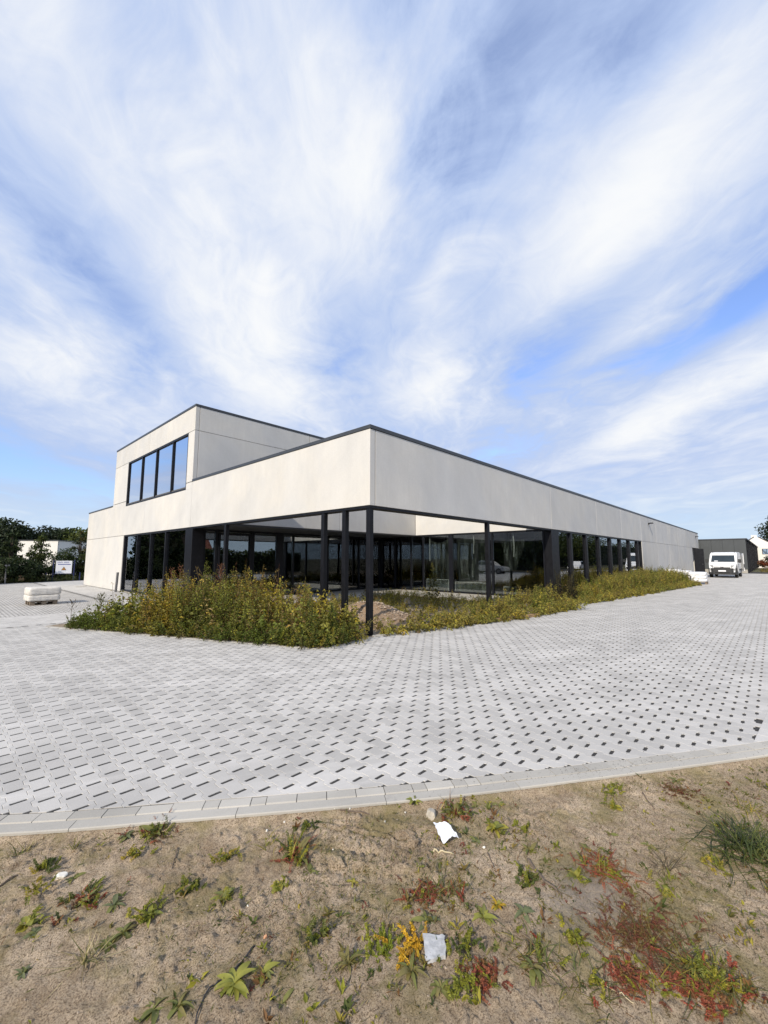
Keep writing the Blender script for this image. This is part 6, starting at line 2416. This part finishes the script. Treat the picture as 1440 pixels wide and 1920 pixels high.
# named stones, litter, sticks
def stone(name, label, cat, x, y, size, seed, mat, group=None, flat=.6, dz=0.0):
    rg = random.Random(seed)
    bm = bmesh.new()
    bmesh.ops.create_icosphere(bm, subdivisions=5 if cat == 'mud clod' else 3 if size[0] > .02 else 2, radius=1)
    pl = [(Vector((rg.gauss(0, 1), rg.gauss(0, 1), rg.gauss(0, .8))).normalized(), rg.uniform(.55, .85)) for _ in range(11)]
    for v in bm.verts:
        p = v.co.copy()
        for nn, d in pl:
            e = p.dot(nn) - d
            if e > 0:
                p -= nn * e
        if cat == 'mud clod':
            q = p * 3.1 + Vector((seed, 0, 0))
            p = p * (1 + .22 * mnoise.noise(q) + .16 * mnoise.noise(q * 2.7) + .10 * mnoise.noise(q * 6))
        v.co = (p.x * size[0], p.y * size[1], p.z * size[2])
    me = bpy.data.meshes.new(name)
    bm.to_mesh(me)
    bm.free()
    me.materials.append(mat)
    o = bpy.data.objects.new(name, me)
    o.location = (x, y, zs(x, y) + size[2] * .35 + dz)
    o.rotation_euler = (rg.uniform(-.2, .2), rg.uniform(-.2, .2), rg.uniform(0, 6))
    COL.objects.link(o)
    return tag(o, label, cat, group)


M['white_stone'] = plain('white_pebble', (.66, .64, .58), .8, 0, .12, 40)
M['orange_stone'] = plain('orange_brick_bit', (.50, .27, .15), .9, 0, .2, 40)
M['clod'] = plain('dry_mud_clod', (.30, .235, .17), .95, 0, .22, 22, .008, 45)
stone('rock', 'pale angular rock beside the bright leafy weed at the kerb', 'rock', 2.405, 1.815, (.048, .042, .038), 3, M['rock'])
for k, (x, y, s, lab) in enumerate(((3.357, 1.310, .013, 'round white pebble under the kerb right of the centre'), (1.982, 2.312, .010, 'white pebble at the left end of the dark stick'), (2.058, 2.239, .010, 'white pebble at the middle of the dark stick'),
                                     (2.146, 1.995, .011, 'white pebble above the mud clod'), (2.315, 1.964, .008, 'white pebble left of the pale rock'), (1.695, 2.477, .009, 'white pebble near the kerb left of the tyre marks'),
                                     (1.560, 2.468, .011, 'white pebble by the yellow grass tuft'), (2.375, 1.397, .012, 'white pebble right of the white scrap'), (3.60, 1.02, .008, 'white pebble on the sand beneath the right kerb'),
                                     (1.20, 2.05, .007, 'white pebble above the black cord'), (1.75, 2.05, .008, 'white pebble inside the tyre marks'))):
    stone('pebble', lab, 'pebble', x, y, (s, s * .8, s * .7), 30 + k, M['white_stone'], 'white pebbles on the soil')
stone('brick_bit', 'orange bit of brick right of the black cord', 'brick bit', 1.168, 1.833, (.014, .011, .009), 60, M['orange_stone'])
stone('mortar_lump', 'whitish lump of dirt beside the broad leaved rosette', 'lump', .603, 2.960, (.040, .022, .014), 61, M['white_stone'])
stone('mud_clod', 'largest cracked mud clod left of the white scrap', 'mud clod', 2.135, 1.80, (.075, .055, .022), 62, M['soil'], 'mud clods by the tyre marks')
stone('mud_clod', 'mud clod just below the largest clod', 'mud clod', 2.10, 1.715, (.050, .036, .018), 63, M['soil'], 'mud clods by the tyre marks')
stone('mud_clod', 'rounded mud clod at the lower left rim of the tyre marks', 'mud clod', 1.68, 1.93, (.050, .038, .018), 64, M['soil'], 'mud clods by the tyre marks')
stone('mud_clod', 'mud clod nearest the crack in the mud', 'mud clod', 1.76, 1.83, (.055, .034, .018), 65, M['soil'], 'mud clods by the tyre marks')


def sheet(name, label, cat, pts, mat, amp, seed, thick=.0, sub=9, lift=.006):
    """a small crumpled sheet or flat piece; pts are its four corners on the ground"""
    A, B, C_, D_ = [np.array(p) for p in pts]
    rg = random.Random(seed)
    V, F = [], []
    for i in range(sub):
        for j in range(sub):
            u, v = i / (sub - 1), j / (sub - 1)
            p = A * (1 - u) * (1 - v) + B * u * (1 - v) + C_ * u * v + D_ * (1 - u) * v
            p = p + np.array([rg.gauss(0, .0018), rg.gauss(0, .0018)])
            z = lift + amp * (.5 + .5 * math.sin(u * 4.2 + v * 2 + seed)) + amp * .5 * abs(math.sin(v * 6 + u * 3)) + rg.uniform(0, amp * .25)
            V.append((p[0], p[1], z))
    n = sub * sub
    cxy = np.array(pts).mean(0)
    z0 = zs(*cxy)
    if thick:
        V += [(x, y, z - thick) for x, y, z in V[:n]]
    for i in range(sub - 1):
        for j in range(sub - 1):
            a = i * sub + j
            F.append((a, a + sub, a + sub + 1, a + 1))
            if thick:
                F.append((n + a, n + a + 1, n + a + sub + 1, n + a + sub))
    if thick:
        rim = [i * sub for i in range(sub)] + [(sub - 1) * sub + j for j in range(1, sub)] + [i * sub + sub - 1 for i in range(sub - 2, -1, -1)] + [j for j in range(sub - 2, 0, -1)]
        for a, b in zip(rim, rim[1:] + rim[:1]):
            F.append((a, n + a, n + b, b))
    me = bpy.data.meshes.new(name)
    me.from_pydata([(x - cxy[0], y - cxy[1], z) for x, y, z in V], [], F)
    me.materials.append(mat)
    o = bpy.data.objects.new(name, me)
    o.location = (cxy[0], cxy[1], z0)
    COL.objects.link(o)
    return tag(o, label, cat)


sheet('paper_scrap', 'crumpled white scrap of paper or plastic lying on the mud', 'scrap', [(2.325, 1.735), (2.375, 1.675), (2.300, 1.525), (2.215, 1.585)], M['paper'], .022, 3, .0015, 11, .010)
sheet('stone_fragment', 'flat light grey stone fragment beside the golden orange weed', 'stone fragment', [(1.655, 1.300), (1.720, 1.225), (1.640, 1.165), (1.565, 1.215)], M['tile_grey'], .003, 8, .016, 8, .016)


def stick(name, label, cat, pts, rad, mat, lift=.006, group=None, n=5):
    P = smooth_poly(np.array(pts, float), 5)
    mb = MB().tube([(p[0] - P[0][0], p[1] - P[0][1], zs(p[0], p[1]) + lift + .003 * math.sin(i * 1.1)) for i, p in enumerate(P)], [rad * (1 - .45 * i / len(P)) for i in range(len(P))], n)
    o = mb.build(name, mat)
    o.location = (P[0][0], P[0][1], 0)
    return tag(o, label, cat, group)


stick('cord', 'thin black cord running down between the rosettes at the lower left', 'cord', [(1.110, 1.830), (.985, 1.786), (.925, 1.795), (.863, 1.777), (.804, 1.717), (.77, 1.64)], .0042, M['cord'])
stick('root', 'curved dark root on the sand left of the gravel patch', 'root', [(2.455, 1.16), (2.415, 1.105), (2.347, 1.012), (2.342, .955), (2.312, .922)], .0085, M['twig'], .007)
stick('straw', 'long white straw near the bottom right corner', 'straw', [(1.975, .640), (1.980, .58), (1.985, .526)], .0028, M['straw'])
stick('twig', 'thin dark twig lying on bare sand under the right kerb', 'twig', [(3.667, .834), (3.60, .79), (3.521, .735)], .005, M['twig'])
stick('twig', 'dark stick lying parallel to the kerb between two white pebbles', 'twig', [(1.999, 2.276), (2.07, 2.20), (2.133, 2.125)], .0065, M['twig'], .006)
tw = stick('twig', 'feathery grey twig on the sand below the red topped clump', 'twig', [(1.124, 2.737), (1.08, 2.66), (1.036, 2.588)], .0035, M['twig'])
stick('root', 'dark root at the left edge of the soil', 'root', [(.33, 3.08), (.370, 3.129), (.443, 3.159)], .006, M['twig'])
stick('root', 'pale root beside the green weed under the white scrap', 'root', [(2.13, 1.59), (2.16, 1.545), (2.20, 1.50)], .006, M['straw'], .006)
stick('twig', 'short dark twig right of the white scrap', 'twig', [(2.345, 1.36), (2.30, 1.31), (2.27, 1.275)], .0035, M['twig'])
stick('twig', 'thin twig under the crack in the mud', 'twig', [(1.60, 1.80), (1.66, 1.76), (1.72, 1.72)], .003, M['twig'])

# crumbs of dark grit spilled over the kerb at the right
n = 420
ss = s_ref + rg.normal(2.15, .75, n)
off = np.abs(rg.normal(0, .05, n)) * np.where(rg.uniform(0, 1, n) < .5, -1, 1)
off = np.clip(off, -EW + .004, KW + .3)
pts = np.array([kpt(a) + kfr(a)[2] * b_ for a, b_ in zip(ss, off)])
S = .0018 + .0055 * rg.beta(1.1, 4, n)
dkm = plain('dark_grit', (.06, .055, .05), .95, 0, .3, 60)
o = pebbles('grit', pts[:, 0], pts[:, 1], np.full(n, .005), S, dkm, None, rg, .5)
tag(o, 'dark grit spilled on the kerb stones at the right', 'grit', None, 'stuff')
